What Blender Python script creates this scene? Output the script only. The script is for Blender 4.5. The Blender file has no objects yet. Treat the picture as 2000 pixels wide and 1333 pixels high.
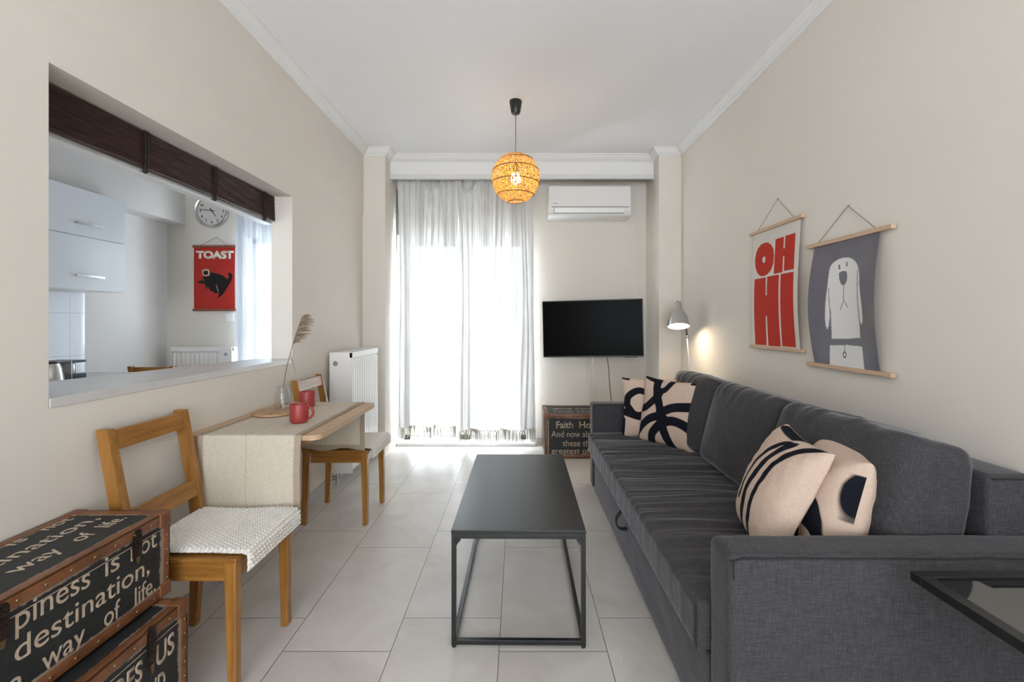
import bpy, bmesh, math, random
import numpy as np
from mathutils import Vector, Matrix, noise
random.seed(7)
PI = math.pi
SC = bpy.context.scene
COL = SC.collection

# ------------------------------------------------------------------ camera, light, exposure
cam_d = bpy.data.cameras.new('camera'); cam = bpy.data.objects.new('camera', cam_d); COL.objects.link(cam)
cam.location = (0, 0, 1.27); cam.rotation_euler = (PI/2, 0, 0)
cam_d.sensor_width = 36; cam_d.lens = 880/2000*36
cam_d.shift_x = -12/2000; cam_d.shift_y = -38.5/2000
cam_d.clip_start = 0.02
SC.camera = cam

SC.view_settings.view_transform = 'Standard'; SC.view_settings.look = 'None'
SC.view_settings.gamma = 1; SC.view_settings.use_curve_mapping = False
SC.view_settings.exposure = 0.98

FRONT_SKY, FRONT_GROUND, REAR_FILL_SKY, REAR_FILL_GROUND = 8.2, 14.5, 4.9, 7.0
W = bpy.data.worlds.new('world'); SC.world = W; W.use_nodes = True
_nt = W.node_tree; wb = _nt.nodes['Background']; wb.inputs[1].default_value = 1.0
_tc = _nt.nodes.new('ShaderNodeTexCoord'); _sp = _nt.nodes.new('ShaderNodeSeparateXYZ'); _nt.links.new(_tc.outputs['Generated'], _sp.inputs[0])
# overcast sky, brighter balcony-side (+Y); rear strengths and bright ground added as fill
def _mr(src, a, b, va, vb):
    n = _nt.nodes.new('ShaderNodeMapRange'); _nt.links.new(src, n.inputs[0])
    for k, v in enumerate((a, b)): n.inputs[k+1].default_value = v
    for k, v in enumerate((va, vb)):
        if isinstance(v, (int, float)): n.inputs[k+3].default_value = v
        else: _nt.links.new(v, n.inputs[k+3])
    return n.outputs[0]
_low = _mr(_sp.outputs['Y'], -.3, .3, REAR_FILL_GROUND, FRONT_GROUND); _up = _mr(_sp.outputs['Y'], -.3, .3, REAR_FILL_SKY, FRONT_SKY)
_all = _mr(_sp.outputs['Z'], -.12, .04, _low, _up)
wb.inputs[0].default_value = (0.86, 0.935, 1.0, 1); _nt.links.new(_all, wb.inputs[1])

def area(name, loc, rot, sx, sy, power=0, color=(1, 1, 1), portal=False):
    l = bpy.data.lights.new(name, 'AREA'); l.shape = 'RECTANGLE'; l.size = sx; l.size_y = sy
    l.energy = power; l.color = color
    if portal: l.cycles.is_portal = True
    o = bpy.data.objects.new(name, l); COL.objects.link(o); o.location = loc; o.rotation_euler = rot
    return o
area('balcony_portal', (-0.52, 4.90, 1.15), (-PI/2, 0, 0), 1.5, 2.3, portal=True)
area('kitchen_portal', (-2.30, 4.75, 1.15), (-PI/2, 0, 0), 0.95, 2.3, portal=True)
area('rear_fill_portal', (0.05, -3.15, 1.50), (PI/2, 0, 0), 2.5, 2.2, portal=True)
area('kitchen_rear_portal', (-2.55, -3.15, 1.60), (PI/2, 0, 0), 1.5, 1.6, portal=True)

# ------------------------------------------------------------------ helpers
def top_loc(p):
    v = Vector((0, 0, 0))
    while p is not None:
        v += p.location; p = p.parent
    return v
def obj(name, bm, mat, parent=None, world=True, smooth=None):
    me = bpy.data.meshes.new(name)
    if isinstance(bm, bmesh.types.BMesh):
        bmesh.ops.recalc_face_normals(bm, faces=bm.faces)
        bm.to_mesh(me); bm.free()
    else:
        me = bm; me.name = name
    if parent is not None and world:
        me.transform(Matrix.Translation(-top_loc(parent)))
    o = bpy.data.objects.new(name, me); COL.objects.link(o)
    mats = mat if isinstance(mat, (list, tuple)) else [mat]
    for m in mats: me.materials.append(m)
    o.parent = parent
    if smooth is True:
        for p in me.polygons: p.use_smooth = True
    elif smooth:
        for p in me.polygons: p.use_smooth = True
        me.set_sharp_from_angle(angle=math.radians(smooth))
    return o
def thing(name, label, cat, loc=(0, 0, 0), group=None):
    o = bpy.data.objects.new(name, None); COL.objects.link(o); o.empty_display_size = 0.1
    o.location = loc; o['label'] = label; o['category'] = cat
    if group: o['group'] = group
    return o
def tag(o, label, cat, group=None):
    o['label'] = label; o['category'] = cat
    if group: o['group'] = group
    return o
def struct(name, bm, m, smooth=None):
    o = obj(name, bm, m, smooth=smooth); o['kind'] = 'structure'; return o
def origin_to(o, loc):
    o.data.transform(Matrix.Translation(-Vector(loc))); o.location = loc; return o
def BM(): return bmesh.new()
def box(bm, x0, x1, y0, y1, z0, z1, bev=0, seg=2, mi=0):
    r = bmesh.ops.create_cube(bm, size=1)
    vs = r['verts']
    for v in vs:
        v.co = Vector((x0+(v.co.x+.5)*(x1-x0), y0+(v.co.y+.5)*(y1-y0), z0+(v.co.z+.5)*(z1-z0)))
    fs = set(f for v in vs for f in v.link_faces)
    for f in fs: f.material_index = mi
    if bev > 0:
        es = list(set(e for v in vs for e in v.link_edges))
        bmesh.ops.bevel(bm, geom=es, offset=bev, segments=seg, affect='EDGES', profile=0.5)
    return bm
def hexa(bm, pts, bev=0, seg=2):
    """8 points: bottom loop 0-3, top loop 4-7"""
    vs = [bm.verts.new(p) for p in pts]
    for q in ((0, 3, 2, 1), (4, 5, 6, 7), (0, 1, 5, 4), (1, 2, 6, 5), (2, 3, 7, 6), (3, 0, 4, 7)):
        bm.faces.new([vs[i] for i in q])
    if bev > 0:
        es = list(set(e for v in vs for e in v.link_edges))
        bmesh.ops.bevel(bm, geom=es, offset=bev, segments=seg, affect='EDGES', profile=0.5)
    return bm
def beam(bm, a, b, wa, da, wb_=None, db=None, bev=0, side=Vector((0, 1, 0))):
    """square bar from a to b; w along `side`, d along the other direction"""
    a = Vector(a); b = Vector(b); wb_ = wa if wb_ is None else wb_; db = da if db is None else db
    t = (b-a).normalized(); s = (side - t*side.dot(t)).normalized(); n = t.cross(s)
    pts = []
    for c, w, d in ((a, wa, da), (b, wb_, db)):
        for (i, j) in ((-1, -1), (1, -1), (1, 1), (-1, 1)):
            pts.append(c + s*i*w/2 + n*j*d/2)
    return hexa(bm, pts, bev)
def tube(bm, pts, r, n=8, caps=True):
    pts = [Vector(p) for p in pts]; rs = r if isinstance(r, (list, tuple)) else [r]*len(pts)
    prev = None; rings = []
    for i, p in enumerate(pts):
        t = (pts[min(i+1, len(pts)-1)] - pts[max(i-1, 0)]).normalized()
        if prev is None:
            ref = Vector((0, 0, 1)) if abs(t.z) < .9 else Vector((1, 0, 0))
            s = t.cross(ref).normalized()
        else:
            s = (prev - t*prev.dot(t)).normalized()
        prev = s; u = t.cross(s)
        rings.append([bm.verts.new(p + (s*math.cos(2*PI*k/n) + u*math.sin(2*PI*k/n))*rs[i]) for k in range(n)])
    for a, b in zip(rings, rings[1:]):
        for k in range(n): bm.faces.new((a[k], a[(k+1) % n], b[(k+1) % n], b[k]))
    if caps:
        bm.faces.new(rings[0][::-1]); bm.faces.new(rings[-1])
    return bm
def lathe(bm, prof, c=(0, 0, 0), n=40, M=None):
    rings = []
    for (r, z) in prof:
        if r < 1e-6:
            p = Vector((0, 0, z)); p = (M @ p) if M else p
            rings.append([bm.verts.new(p+Vector(c))])
        else:
            ring = []
            for k in range(n):
                p = Vector((r*math.cos(2*PI*k/n), r*math.sin(2*PI*k/n), z)); p = (M @ p) if M else p
                ring.append(bm.verts.new(p+Vector(c)))
            rings.append(ring)
    for a, b in zip(rings, rings[1:]):
        if len(a) == 1 and len(b) == 1: continue
        for k in range(n):
            if len(a) == 1: bm.faces.new((a[0], b[(k+1) % n], b[k]))
            elif len(b) == 1: bm.faces.new((a[k], a[(k+1) % n], b[0]))
            else: bm.faces.new((a[k], a[(k+1) % n], b[(k+1) % n], b[k]))
    return bm
def sheet(nu, nv, fn, closed_u=False):
    bm = BM(); g = [[bm.verts.new(fn(i/nu, j/nv)) for j in range(nv+1)] for i in range(nu+1)]
    for i in range(nu):
        for j in range(nv): bm.faces.new((g[i][j], g[i+1][j], g[i+1][j+1], g[i][j+1]))
    return bm
def soft_box(hx, hy, hz, r, n=(10, 10, 10), disp=None, rs=5):
    """rounded box centred at 0 built from a grid; disp(p, normal) -> offset vector"""
    bm = BM()
    def axis(h, k):
        c = h-r
        a = [-h + r*(1-math.cos(i/rs*PI/2)) if False else -h + r*i/rs for i in range(rs)]
        m = [-c + 2*c*i/k for i in range(k+1)]
        return a+m+[-v for v in a[::-1]]
    ax = [axis(hx, n[0]), axis(hy, n[1]), axis(hz, n[2])]
    cache = {}
    def vert(p):
        key = (round(p[0], 6), round(p[1], 6), round(p[2], 6))
        if key in cache: return cache[key]
        P = Vector(p); core = Vector((max(-hx+r, min(hx-r, P.x)), max(-hy+r, min(hy-r, P.y)), max(-hz+r, min(hz-r, P.z))))
        d = P-core
        nn = d.normalized() if d.length > 1e-9 else Vector((0, 0, 1))
        Q = core + nn*r
        if disp: Q = Q + disp(Q, nn)
        v = bm.verts.new(Q); cache[key] = v; return v
    H = (hx, hy, hz)
    for a in range(3):
        b, c = (a+1) % 3, (a+2) % 3
        for s in (-1, 1):
            for i in range(len(ax[b])-1):
                for j in range(len(ax[c])-1):
                    q = []
                    for (di, dj) in ((0, 0), (1, 0), (1, 1), (0, 1)):
                        p = [0, 0, 0]; p[a] = s*H[a]; p[b] = ax[b][i+di]; p[c] = ax[c][j+dj]
                        q.append(vert(p))
                    if len(set(q)) == 4:
                        try: bm.faces.new(q if s > 0 else q[::-1])
                        except ValueError: pass
    return bm
def xf(bm, M):
    bmesh.ops.transform(bm, matrix=M, verts=bm.verts); return bm
def prism(bm, poly, M, z0, z1):
    lo = [bm.verts.new(M @ Vector((x, y, z0))) for x, y in poly]
    hi = [bm.verts.new(M @ Vector((x, y, z1))) for x, y in poly]
    n = len(poly)
    bm.faces.new(lo[::-1]); bm.faces.new(hi)
    for k in range(n): bm.faces.new((lo[k], lo[(k+1) % n], hi[(k+1) % n], hi[k]))
    return bm
def frameM(o, u, v):
    """matrix with local x=u, y=v, z=u x v, origin o"""
    u = Vector(u).normalized(); v = Vector(v).normalized(); w = u.cross(v)
    return Matrix(((u.x, v.x, w.x, o[0]), (u.y, v.y, w.y, o[1]), (u.z, v.z, w.z, o[2]), (0, 0, 0, 1)))
def text_bm(body, u0, u1, base, xh, M, bold=0.0, depth=0.0012, cap=None, space=1.0, sag=None):
    """word spanning u0..u1 on plane M, baseline `base`, x-height xh (or cap height)"""
    def mk(s):
        cu = bpy.data.curves.new('t', 'FONT'); cu.body = s; cu.size = 1; cu.extrude = 0.0; cu.offset = bold; cu.space_character = space
        cu.resolution_u = 5
        o = bpy.data.objects.new('t', cu); COL.objects.link(o)
        bpy.context.view_layer.update()
        me = bpy.data.meshes.new_from_object(o.evaluated_get(bpy.context.evaluated_depsgraph_get()))
        COL.objects.unlink(o); bpy.data.objects.remove(o); bpy.data.curves.remove(cu)
        return me
    ref = mk('H' if cap else 'x'); hh = max(v.co.y for v in ref.vertices); bpy.data.meshes.remove(ref)
    me = mk(body); xs = [v.co.x for v in me.vertices]
    sy = (cap if cap else xh)/hh; x0, x1 = min(xs), max(xs); sx = (u1-u0)/(x1-x0)
    bm = BM(); bm.from_mesh(me); bpy.data.meshes.remove(me)
    for v in bm.verts: v.co = Vector((u0+(v.co.x-x0)*sx, base+v.co.y*sy, 0))
    r = bmesh.ops.extrude_face_region(bm, geom=bm.faces[:])
    for e in r['geom']:
        if isinstance(e, bmesh.types.BMVert): e.co.z += depth
    xf(bm, M); return bm
def merge(a, b):
    me = bpy.data.meshes.new('tmp'); b.to_mesh(me); b.free(); a.from_mesh(me); bpy.data.meshes.remove(me); return a
# signed distances for printed drawings
def sd_poly(P, poly):
    poly = np.array(poly, float); d = np.full(len(P), 1e9); inside = np.zeros(len(P), bool)
    for a, b in zip(poly, np.roll(poly, -1, 0)):
        d = np.minimum(d, seg_d(P, a, b))
        cond = ((a[1] > P[:, 1]) != (b[1] > P[:, 1]))
        with np.errstate(divide='ignore', invalid='ignore'):
            xi = (b[0]-a[0])*(P[:, 1]-a[1])/(b[1]-a[1]+1e-12)+a[0]
        inside ^= cond & (P[:, 0] < xi)
    return np.where(inside, -d, d)
def seg_d(P, a, b):
    a = np.array(a, float); b = np.array(b, float); ab = b-a
    t = np.clip(((P-a)@ab)/max(ab@ab, 1e-12), 0, 1)
    return np.linalg.norm(P-(a+t[:, None]*ab), axis=1)
def spline(pts, k=10):
    p = [np.array(q, float) for q in pts]; p = [2*p[0]-p[1]]+p+[2*p[-1]-p[-2]]; out = []
    for i in range(1, len(p)-2):
        for t in np.linspace(0, 1, k, endpoint=False):
            a, b, c, d = p[i-1:i+3]
            out.append(.5*((2*b)+(-a+c)*t+(2*a-5*b+4*c-d)*t*t+(-a+3*b-3*c+d)*t**3))
    out.append(p[-2]); return out
def sd_stroke(P, pts, w, smooth=True):
    q = spline(pts) if smooth and len(pts) > 2 else [np.array(a, float) for a in pts]
    d = np.full(len(P), 1e9)
    for a, b in zip(q, q[1:]): d = np.minimum(d, seg_d(P, a, b))
    return d-w/2
def attr(o, name, vals):
    a = o.data.attributes.new(name, 'FLOAT', 'POINT'); a.data.foreach_set('value', np.asarray(vals, dtype=np.float32))

# ------------------------------------------------------------------ materials
def newmat(name):
    m = bpy.data.materials.new(name); m.use_nodes = True; nt = m.node_tree
    return m, nt, nt.nodes['Principled BSDF'], nt.nodes['Material Output']
def N(nt, t, **kw):
    n = nt.nodes.new(t)
    for k, v in kw.items(): setattr(n, k, v)
    return n
def ramp(nt, fac, stops, interp='LINEAR'):
    r = N(nt, 'ShaderNodeValToRGB'); r.color_ramp.interpolation = interp
    el = r.color_ramp.elements
    el[0].position, el[0].color = stops[0][0], (*stops[0][1], 1)
    el[1].position, el[1].color = stops[-1][0], (*stops[-1][1], 1)
    for p, c in stops[1:-1]:
        e = el.new(p); e.color = (*c, 1)
    nt.links.new(fac, r.inputs[0]); return r.outputs[0]
def tex_noise(nt, scale, detail=4, rough=.5, stretch=(1, 1, 1), coord='Object', rot=(0, 0, 0)):
    tc = N(nt, 'ShaderNodeTexCoord'); mp = N(nt, 'ShaderNodeMapping'); mp.inputs['Scale'].default_value = stretch
    mp.inputs['Rotation'].default_value = rot
    nt.links.new(tc.outputs[coord], mp.inputs[0]); n = N(nt, 'ShaderNodeTexNoise')
    n.inputs['Scale'].default_value = scale; n.inputs['Detail'].default_value = detail; n.inputs['Roughness'].default_value = rough
    nt.links.new(mp.outputs[0], n.inputs['Vector']); return n.outputs[0]
def bump(nt, b, h, strength, dist=.002):
    n = N(nt, 'ShaderNodeBump'); n.inputs['Strength'].default_value = strength; n.inputs['Distance'].default_value = dist
    nt.links.new(h, n.inputs['Height']); nt.links.new(n.outputs[0], b.inputs['Normal'])
def math_(nt, op, a, b=None):
    n = N(nt, 'ShaderNodeMath', operation=op)
    for i, v in enumerate((a, b)):
        if v is None: continue
        if isinstance(v, (int, float)): n.inputs[i].default_value = v
        else: nt.links.new(v, n.inputs[i])
    return n.outputs[0]
def simple(name, col, rough=.5, metal=0, var=0, vs=8, bs=0, bscale=200, bd=.001, spec=.5, stretch=(1, 1, 1)):
    m, nt, b, o = newmat(name)
    b.inputs['Base Color'].default_value = (*col, 1); b.inputs['Roughness'].default_value = rough; b.inputs['Metallic'].default_value = metal
    b.inputs['Specular IOR Level'].default_value = spec
    if var:
        f = tex_noise(nt, vs, 5, .6, stretch)
        c0 = tuple(max(0, c*(1-var)) for c in col); c1 = tuple(min(1, c*(1+var)) for c in col)
        nt.links.new(ramp(nt, f, [(.3, c0), (.7, c1)]), b.inputs['Base Color'])
    if bs: bump(nt, b, tex_noise(nt, bscale, 3, .6, stretch), bs, bd)
    return m
M = {}
M['wall'] = simple('wall_paint', (.72, .67, .605), .85, var=.02, vs=1.2, bs=.15, bscale=60, spec=.2)
M['wall_white'] = simple('white_reveal_paint', (.72, .70, .68), .8, spec=.2)
M['ceil'] = simple('ceiling_paint', (.88, .875, .885), .9, bs=.1, bscale=60, spec=.15)
M['cornice'] = simple('cornice_plaster', (.80, .79, .775), .8, spec=.2)
M['white'] = simple('white_lacquer', (.78, .78, .78), .3)
M['gloss_white'] = simple('gloss_white_lacquer', (.78, .81, .85), .07)
M['white_plastic'] = simple('white_plastic', (.75, .73, .71), .35)
M['rad'] = simple('radiator_enamel', (.82, .80, .78), .3)
M['marble'] = simple('pale_stone', (.60, .58, .57), .3, var=.06, vs=9)
M['black'] = simple('black_powder_coat', (.009, .009, .010), .30, bs=.12, bscale=600)
M['dark_plastic'] = simple('black_plastic', (.012, .012, .013), .35)
M['screen'] = simple('screen_glass', (.002, .002, .002), .25, spec=.03)
M['chrome'] = simple('brushed_metal', (.62, .61, .60), .25, 1)
M['steel'] = simple('brushed_steel', (.55, .55, .55), .32, 1)
M['cup'] = simple('red_glazed_stoneware', (.34, .040, .038), .42, var=.06, vs=20, bs=.1, bscale=120)
M['cord'] = simple('grey_cord', (.22, .21, .20), .8)
M['white_cable'] = simple('white_cable', (.72, .68, .62), .5)
M['oakbar'] = simple('light_ash', (.55, .37, .24), .5, var=.12, vs=30, stretch=(20, 1, 20))
M['bar_end'] = simple('bar_end_grain', (.16, .10, .055), .6)
M['redbar'] = simple('reddish_wood', (.22, .065, .035), .5, var=.15, vs=30)
M['reed'] = simple('dry_reed', (.13, .085, .05), .8, var=.3, vs=60)
M['plume'] = simple('dry_reed_plume', (.28, .20, .13), .9, var=.3, vs=80)
M['rivet'] = simple('antique_brass', (.22, .14, .07), .35, .9)
M['latch'] = simple('dark_bronze', (.03, .018, .014), .4, .5)
M['blindcord'] = simple('blind_cord', (.02, .013, .010), .8)
M['rubber'] = simple('dark_rubber', (.02, .02, .02), .6)
M['ink'] = simple('letter_paint', (.44, .345, .26), .8, var=.25, vs=60, bs=.3, bscale=300)
M['cream_ink'] = simple('cream_print', (.72, .66, .55), .7)
M['grey_ink'] = simple('grey_print', (.25, .25, .25), .6)
M['soft_white'] = simple('soft_white_cotton', (.74, .71, .66), .95, var=.05, vs=30, bs=.4, bscale=300, spec=.1)
M['ground'] = simple('balcony_tiles', (.75, .74, .72), .7)

def wood(name, c0, c1, c2, stretch, rough=.24, knots=True):
    m, nt, b, o = newmat(name)
    f = tex_noise(nt, 6, 6, .65, stretch)
    g = tex_noise(nt, 1.6, 2, .5, tuple(.35*s+.65 for s in stretch))
    s = math_(nt, 'ADD', math_(nt, 'MULTIPLY', f, .7), math_(nt, 'MULTIPLY', g, .3))
    col = ramp(nt, s, [(.32, c0), (.5, c1), (.68, c2)])
    if knots:
        tc = N(nt, 'ShaderNodeTexCoord'); v = N(nt, 'ShaderNodeTexVoronoi'); v.inputs['Scale'].default_value = 4.5
        nt.links.new(tc.outputs['Object'], v.inputs['Vector'])
        k = ramp(nt, v.outputs['Distance'], [(.05, (.25, .16, .1)), (.11, (1, 1, 1))])
        mx = N(nt, 'ShaderNodeMix', data_type='RGBA', blend_type='MULTIPLY'); mx.inputs[0].default_value = 1
        nt.links.new(col, mx.inputs[6]); nt.links.new(k, mx.inputs[7]); col = mx.outputs[2]
    nt.links.new(col, b.inputs['Base Color']); b.inputs['Roughness'].default_value = rough
    bump(nt, b, f, .08); return m
M['pineX'] = wood('varnished_pine_rails', (.17, .068, .013), (.31, .135, .028), (.41, .195, .048), (.6, 9, 9))
M['pineY'] = wood('varnished_pine_cross_rails', (.17, .068, .013), (.31, .135, .028), (.41, .195, .048), (9, .6, 9))
M['pineZ'] = wood('varnished_pine_posts', (.17, .068, .013), (.31, .135, .028), (.41, .195, .048), (9, 9, .6))
M['birch'] = wood('pale_birch', (.42, .27, .16), (.52, .35, .21), (.60, .43, .28), (9, .6, 9), .45, knots=False)
M['board'] = wood('serving_board_wood', (.36, .20, .10), (.46, .27, .14), (.54, .34, .19), (9, .8, 9), .5, knots=False)
M['leather'] = None

def leather():
    m, nt, b, o = newmat('tan_leather_binding')
    f = tex_noise(nt, 22, 6, .65); g = tex_noise(nt, 5, 3, .6)
    s = math_(nt, 'ADD', math_(nt, 'MULTIPLY', f, .5), math_(nt, 'MULTIPLY', g, .5))
    nt.links.new(ramp(nt, s, [(.3, (.06, .022, .010)), (.5, (.17, .064, .025)), (.62, (.22, .088, .038)), (.75, (.30, .15, .08))]), b.inputs['Base Color'])
    b.inputs['Roughness'].default_value = .42; bump(nt, b, f, .25); return m
M['leather'] = leather()

def canvas():
    m, nt, b, o = newmat('worn_black_canvas')
    at = N(nt, 'ShaderNodeAttribute'); at.attribute_name = 'edge'
    n1 = tex_noise(nt, 60, 5, .7); n2 = tex_noise(nt, 11, 3, .6)
    thr = math_(nt, 'ADD', math_(nt, 'MULTIPLY', math_(nt, 'SUBTRACT', n1, .5), .022), math_(nt, 'MULTIPLY', n2, .020))
    d = math_(nt, 'SUBTRACT', at.outputs['Fac'], thr)
    f = math_(nt, 'MULTIPLY', math_(nt, 'ADD', d, .001), 260)
    mx = N(nt, 'ShaderNodeMix', data_type='RGBA'); nt.links.new(f, mx.inputs[0]); mx.clamp_factor = True
    fc = math_(nt, 'MINIMUM', math_(nt, 'MAXIMUM', f, 0.0), 1.0); nt.links.new(fc, mx.inputs[0])
    mx.inputs[6].default_value = (.26, .205, .155, 1)
    nt.links.new(ramp(nt, n1, [(.3, (.006, .0075, .008)), (.75, (.016, .019, .020))]), mx.inputs[7])
    nt.links.new(mx.outputs[2], b.inputs['Base Color']); b.inputs['Roughness'].default_value = .6
    bump(nt, b, n1, .3); return m
M['canvas'] = canvas()

def linen_dark():
    m, nt, b, o = newmat('charcoal_woven_upholstery')
    a = tex_noise(nt, 26, 4, .7, (1.1, 13, 13)); c = tex_noise(nt, 26, 4, .75, (13, 1.1, 13)); e = tex_noise(nt, 26, 4, .75, (13, 13, 1.1))
    s = math_(nt, 'MULTIPLY', math_(nt, 'ADD', math_(nt, 'ADD', a, c), e), 1/3)
    nt.links.new(ramp(nt, s, [(.38, (.031, .0295, .032)), (.5, (.053, .0505, .054)), (.62, (.088, .084, .090))]), b.inputs['Base Color'])
    b.inputs['Roughness'].default_value = .95; b.inputs['Specular IOR Level'].default_value = .15
    b.inputs['Sheen Weight'].default_value = .45; b.inputs['Sheen Tint'].default_value = (.8, .78, .82, 1); b.inputs['Sheen Roughness'].default_value = .3
    bump(nt, b, s, .45, .0015); return m
M['sofa'] = linen_dark()
M['piping'] = simple('charcoal_seam', (.018, .018, .020), .95)

def linen_light():
    m, nt, b, o = newmat('natural_linen')
    a = tex_noise(nt, 30, 4, .7, (1.5, 24, 24)); c = tex_noise(nt, 30, 4, .7, (24, 1.5, 24)); e = tex_noise(nt, 30, 4, .7, (24, 24, 1.5))
    s = math_(nt, 'MULTIPLY', math_(nt, 'ADD', math_(nt, 'ADD', a, c), e), 1/3)
    at = N(nt, 'ShaderNodeAttribute'); at.attribute_name = 'hem'
    col = ramp(nt, s, [(.38, (.52, .45, .36)), (.5, (.68, .60, .49)), (.62, (.80, .73, .62))])
    mx = N(nt, 'ShaderNodeMix', data_type='RGBA', blend_type='MULTIPLY'); nt.links.new(at.outputs['Fac'], mx.inputs[0])
    nt.links.new(col, mx.inputs[6]); mx.inputs[7].default_value = (.66, .60, .55, 1)
    nt.links.new(mx.outputs[2], b.inputs['Base Color']); b.inputs['Roughness'].default_value = .95; b.inputs['Specular IOR Level'].default_value = .1
    bump(nt, b, s, .3); 
    tr = N(nt, 'ShaderNodeBsdfTranslucent'); nt.links.new(mx.outputs[2], tr.inputs[0])
    ms = N(nt, 'ShaderNodeMixShader'); ms.inputs[0].default_value = .12
    nt.links.new(b.outputs[0], ms.inputs[1]); nt.links.new(tr.outputs[0], ms.inputs[2]); nt.links.new(ms.outputs[0], o.inputs[0])
    return m
M['linen'] = linen_light()

def sheer(name, transp=.22, col=(.86, .86, .86)):
    m, nt, b, o = newmat(name)
    d = N(nt, 'ShaderNodeBsdfDiffuse'); d.inputs[0].default_value = (*col, 1)
    t = N(nt, 'ShaderNodeBsdfTranslucent'); t.inputs[0].default_value = (*col, 1)
    tp = N(nt, 'ShaderNodeBsdfTransparent')
    w = tex_noise(nt, 40, 2, .5, (25, 25, .4))
    ga = N(nt, 'ShaderNodeAttribute'); ga.attribute_name = 'fold_shade'     # fold shade painted into the translucent colour, darkest on steep folds
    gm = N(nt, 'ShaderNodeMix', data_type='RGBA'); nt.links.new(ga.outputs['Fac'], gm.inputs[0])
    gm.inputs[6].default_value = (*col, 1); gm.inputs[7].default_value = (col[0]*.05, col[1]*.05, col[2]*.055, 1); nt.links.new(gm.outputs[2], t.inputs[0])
    m1 = N(nt, 'ShaderNodeMixShader'); m1.inputs[0].default_value = .215
    nt.links.new(d.outputs[0], m1.inputs[1]); nt.links.new(t.outputs[0], m1.inputs[2])
    m2 = N(nt, 'ShaderNodeMixShader'); nt.links.new(math_(nt, 'MULTIPLY', w, transp*2), m2.inputs[0])
    nt.links.new(m1.outputs[0], m2.inputs[1]); nt.links.new(tp.outputs[0], m2.inputs[2]); nt.links.new(m2.outputs[0], o.inputs[0])
    nt.nodes.remove(b); return m
M['curtain'] = sheer('sheer_cotton_curtain', .03, (.88, .87, .85))
M['voile'] = sheer('kitchen_voile', .12, (.80, .85, .93))
M['fringe'] = simple('cream_fringe', (.42, .385, .33), .95)

def glass(name, tint=(1, 1, 1), gl=.08, rough=0.0):
    m, nt, b, o = newmat(name); nt.nodes.remove(b)
    tp = N(nt, 'ShaderNodeBsdfTransparent'); tp.inputs[0].default_value = (*tint, 1)
    g = N(nt, 'ShaderNodeBsdfGlossy'); g.inputs['Roughness'].default_value = rough
    fr = N(nt, 'ShaderNodeLayerWeight'); fr.inputs[0].default_value = .5
    ms = N(nt, 'ShaderNodeMixShader'); nt.links.new(math_(nt, 'ADD', math_(nt, 'MULTIPLY', math_(nt, 'POWER', fr.outputs['Facing'], 4.0), .55), .04+gl), ms.inputs[0])
    nt.links.new(tp.outputs[0], ms.inputs[1]); nt.links.new(g.outputs[0], ms.inputs[2]); nt.links.new(ms.outputs[0], o.inputs[0]); return m
M['pane'] = glass('window_glass', (.95, .97, .97), 0)
M['vase'] = glass('thin_clear_glass', (.97, .975, .975), 0.0)
m, nt, b, o = newmat('dark_glass_top'); b.inputs['Base Color'].default_value = (.01, .01, .01, 1); b.inputs['Roughness'].default_value = .03
b.inputs['IOR'].default_value = 2.6; M['darkglass'] = m

def emit(name, col, s):
    m, nt, b, o = newmat(name); b.inputs['Base Color'].default_value = (1, 1, 1, 1)
    b.inputs['Emission Color'].default_value = (*col, 1); b.inputs['Emission Strength'].default_value = s; return m
M['bulb'] = emit('warm_lit_bulb', (1, .78, .50), 45)
M['lampbulb'] = emit('warm_lit_reading_bulb', (1, .80, .55), 34)

def rattan():
    m, nt, b, o = newmat('woven_paper_shade'); nt.nodes.remove(b)
    tc = N(nt, 'ShaderNodeTexCoord'); sp = N(nt, 'ShaderNodeSeparateXYZ'); nt.links.new(tc.outputs['Object'], sp.inputs[0])
    ang = math_(nt, 'ARCTAN2', sp.outputs[1], sp.outputs[0])
    wob = tex_noise(nt, 38, 3, .6)
    u = math_(nt, 'ADD', math_(nt, 'MULTIPLY', ang, 26), math_(nt, 'MULTIPLY', wob, 9))
    st = math_(nt, 'ABSOLUTE', math_(nt, 'SINE', u))
    n2 = tex_noise(nt, 150, 3, .6, (1, 1, .6))
    mask = math_(nt, 'ADD', math_(nt, 'MULTIPLY', st, .55), n2)
    hole = math_(nt, 'LESS_THAN', mask, .74)
    col = ramp(nt, n2, [(.38, (.08, .030, .006)), (.5, (.42, .215, .05)), (.60, (.72, .47, .16))])
    d = N(nt, 'ShaderNodeBsdfDiffuse'); nt.links.new(col, d.inputs[0])
    t = N(nt, 'ShaderNodeBsdfTranslucent'); nt.links.new(col, t.inputs[0])
    m1 = N(nt, 'ShaderNodeMixShader'); m1.inputs[0].default_value = .4
    nt.links.new(d.outputs[0], m1.inputs[1]); nt.links.new(t.outputs[0], m1.inputs[2])
    tp = N(nt, 'ShaderNodeBsdfTransparent'); m2 = N(nt, 'ShaderNodeMixShader'); nt.links.new(hole, m2.inputs[0])
    nt.links.new(m1.outputs[0], m2.inputs[1]); nt.links.new(tp.outputs[0], m2.inputs[2]); nt.links.new(m2.outputs[0], o.inputs[0]); return m
M['rattan'] = rattan()
M['rattan_wire'] = simple('shade_ring_wire', (.16, .06, .015), .7)

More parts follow.
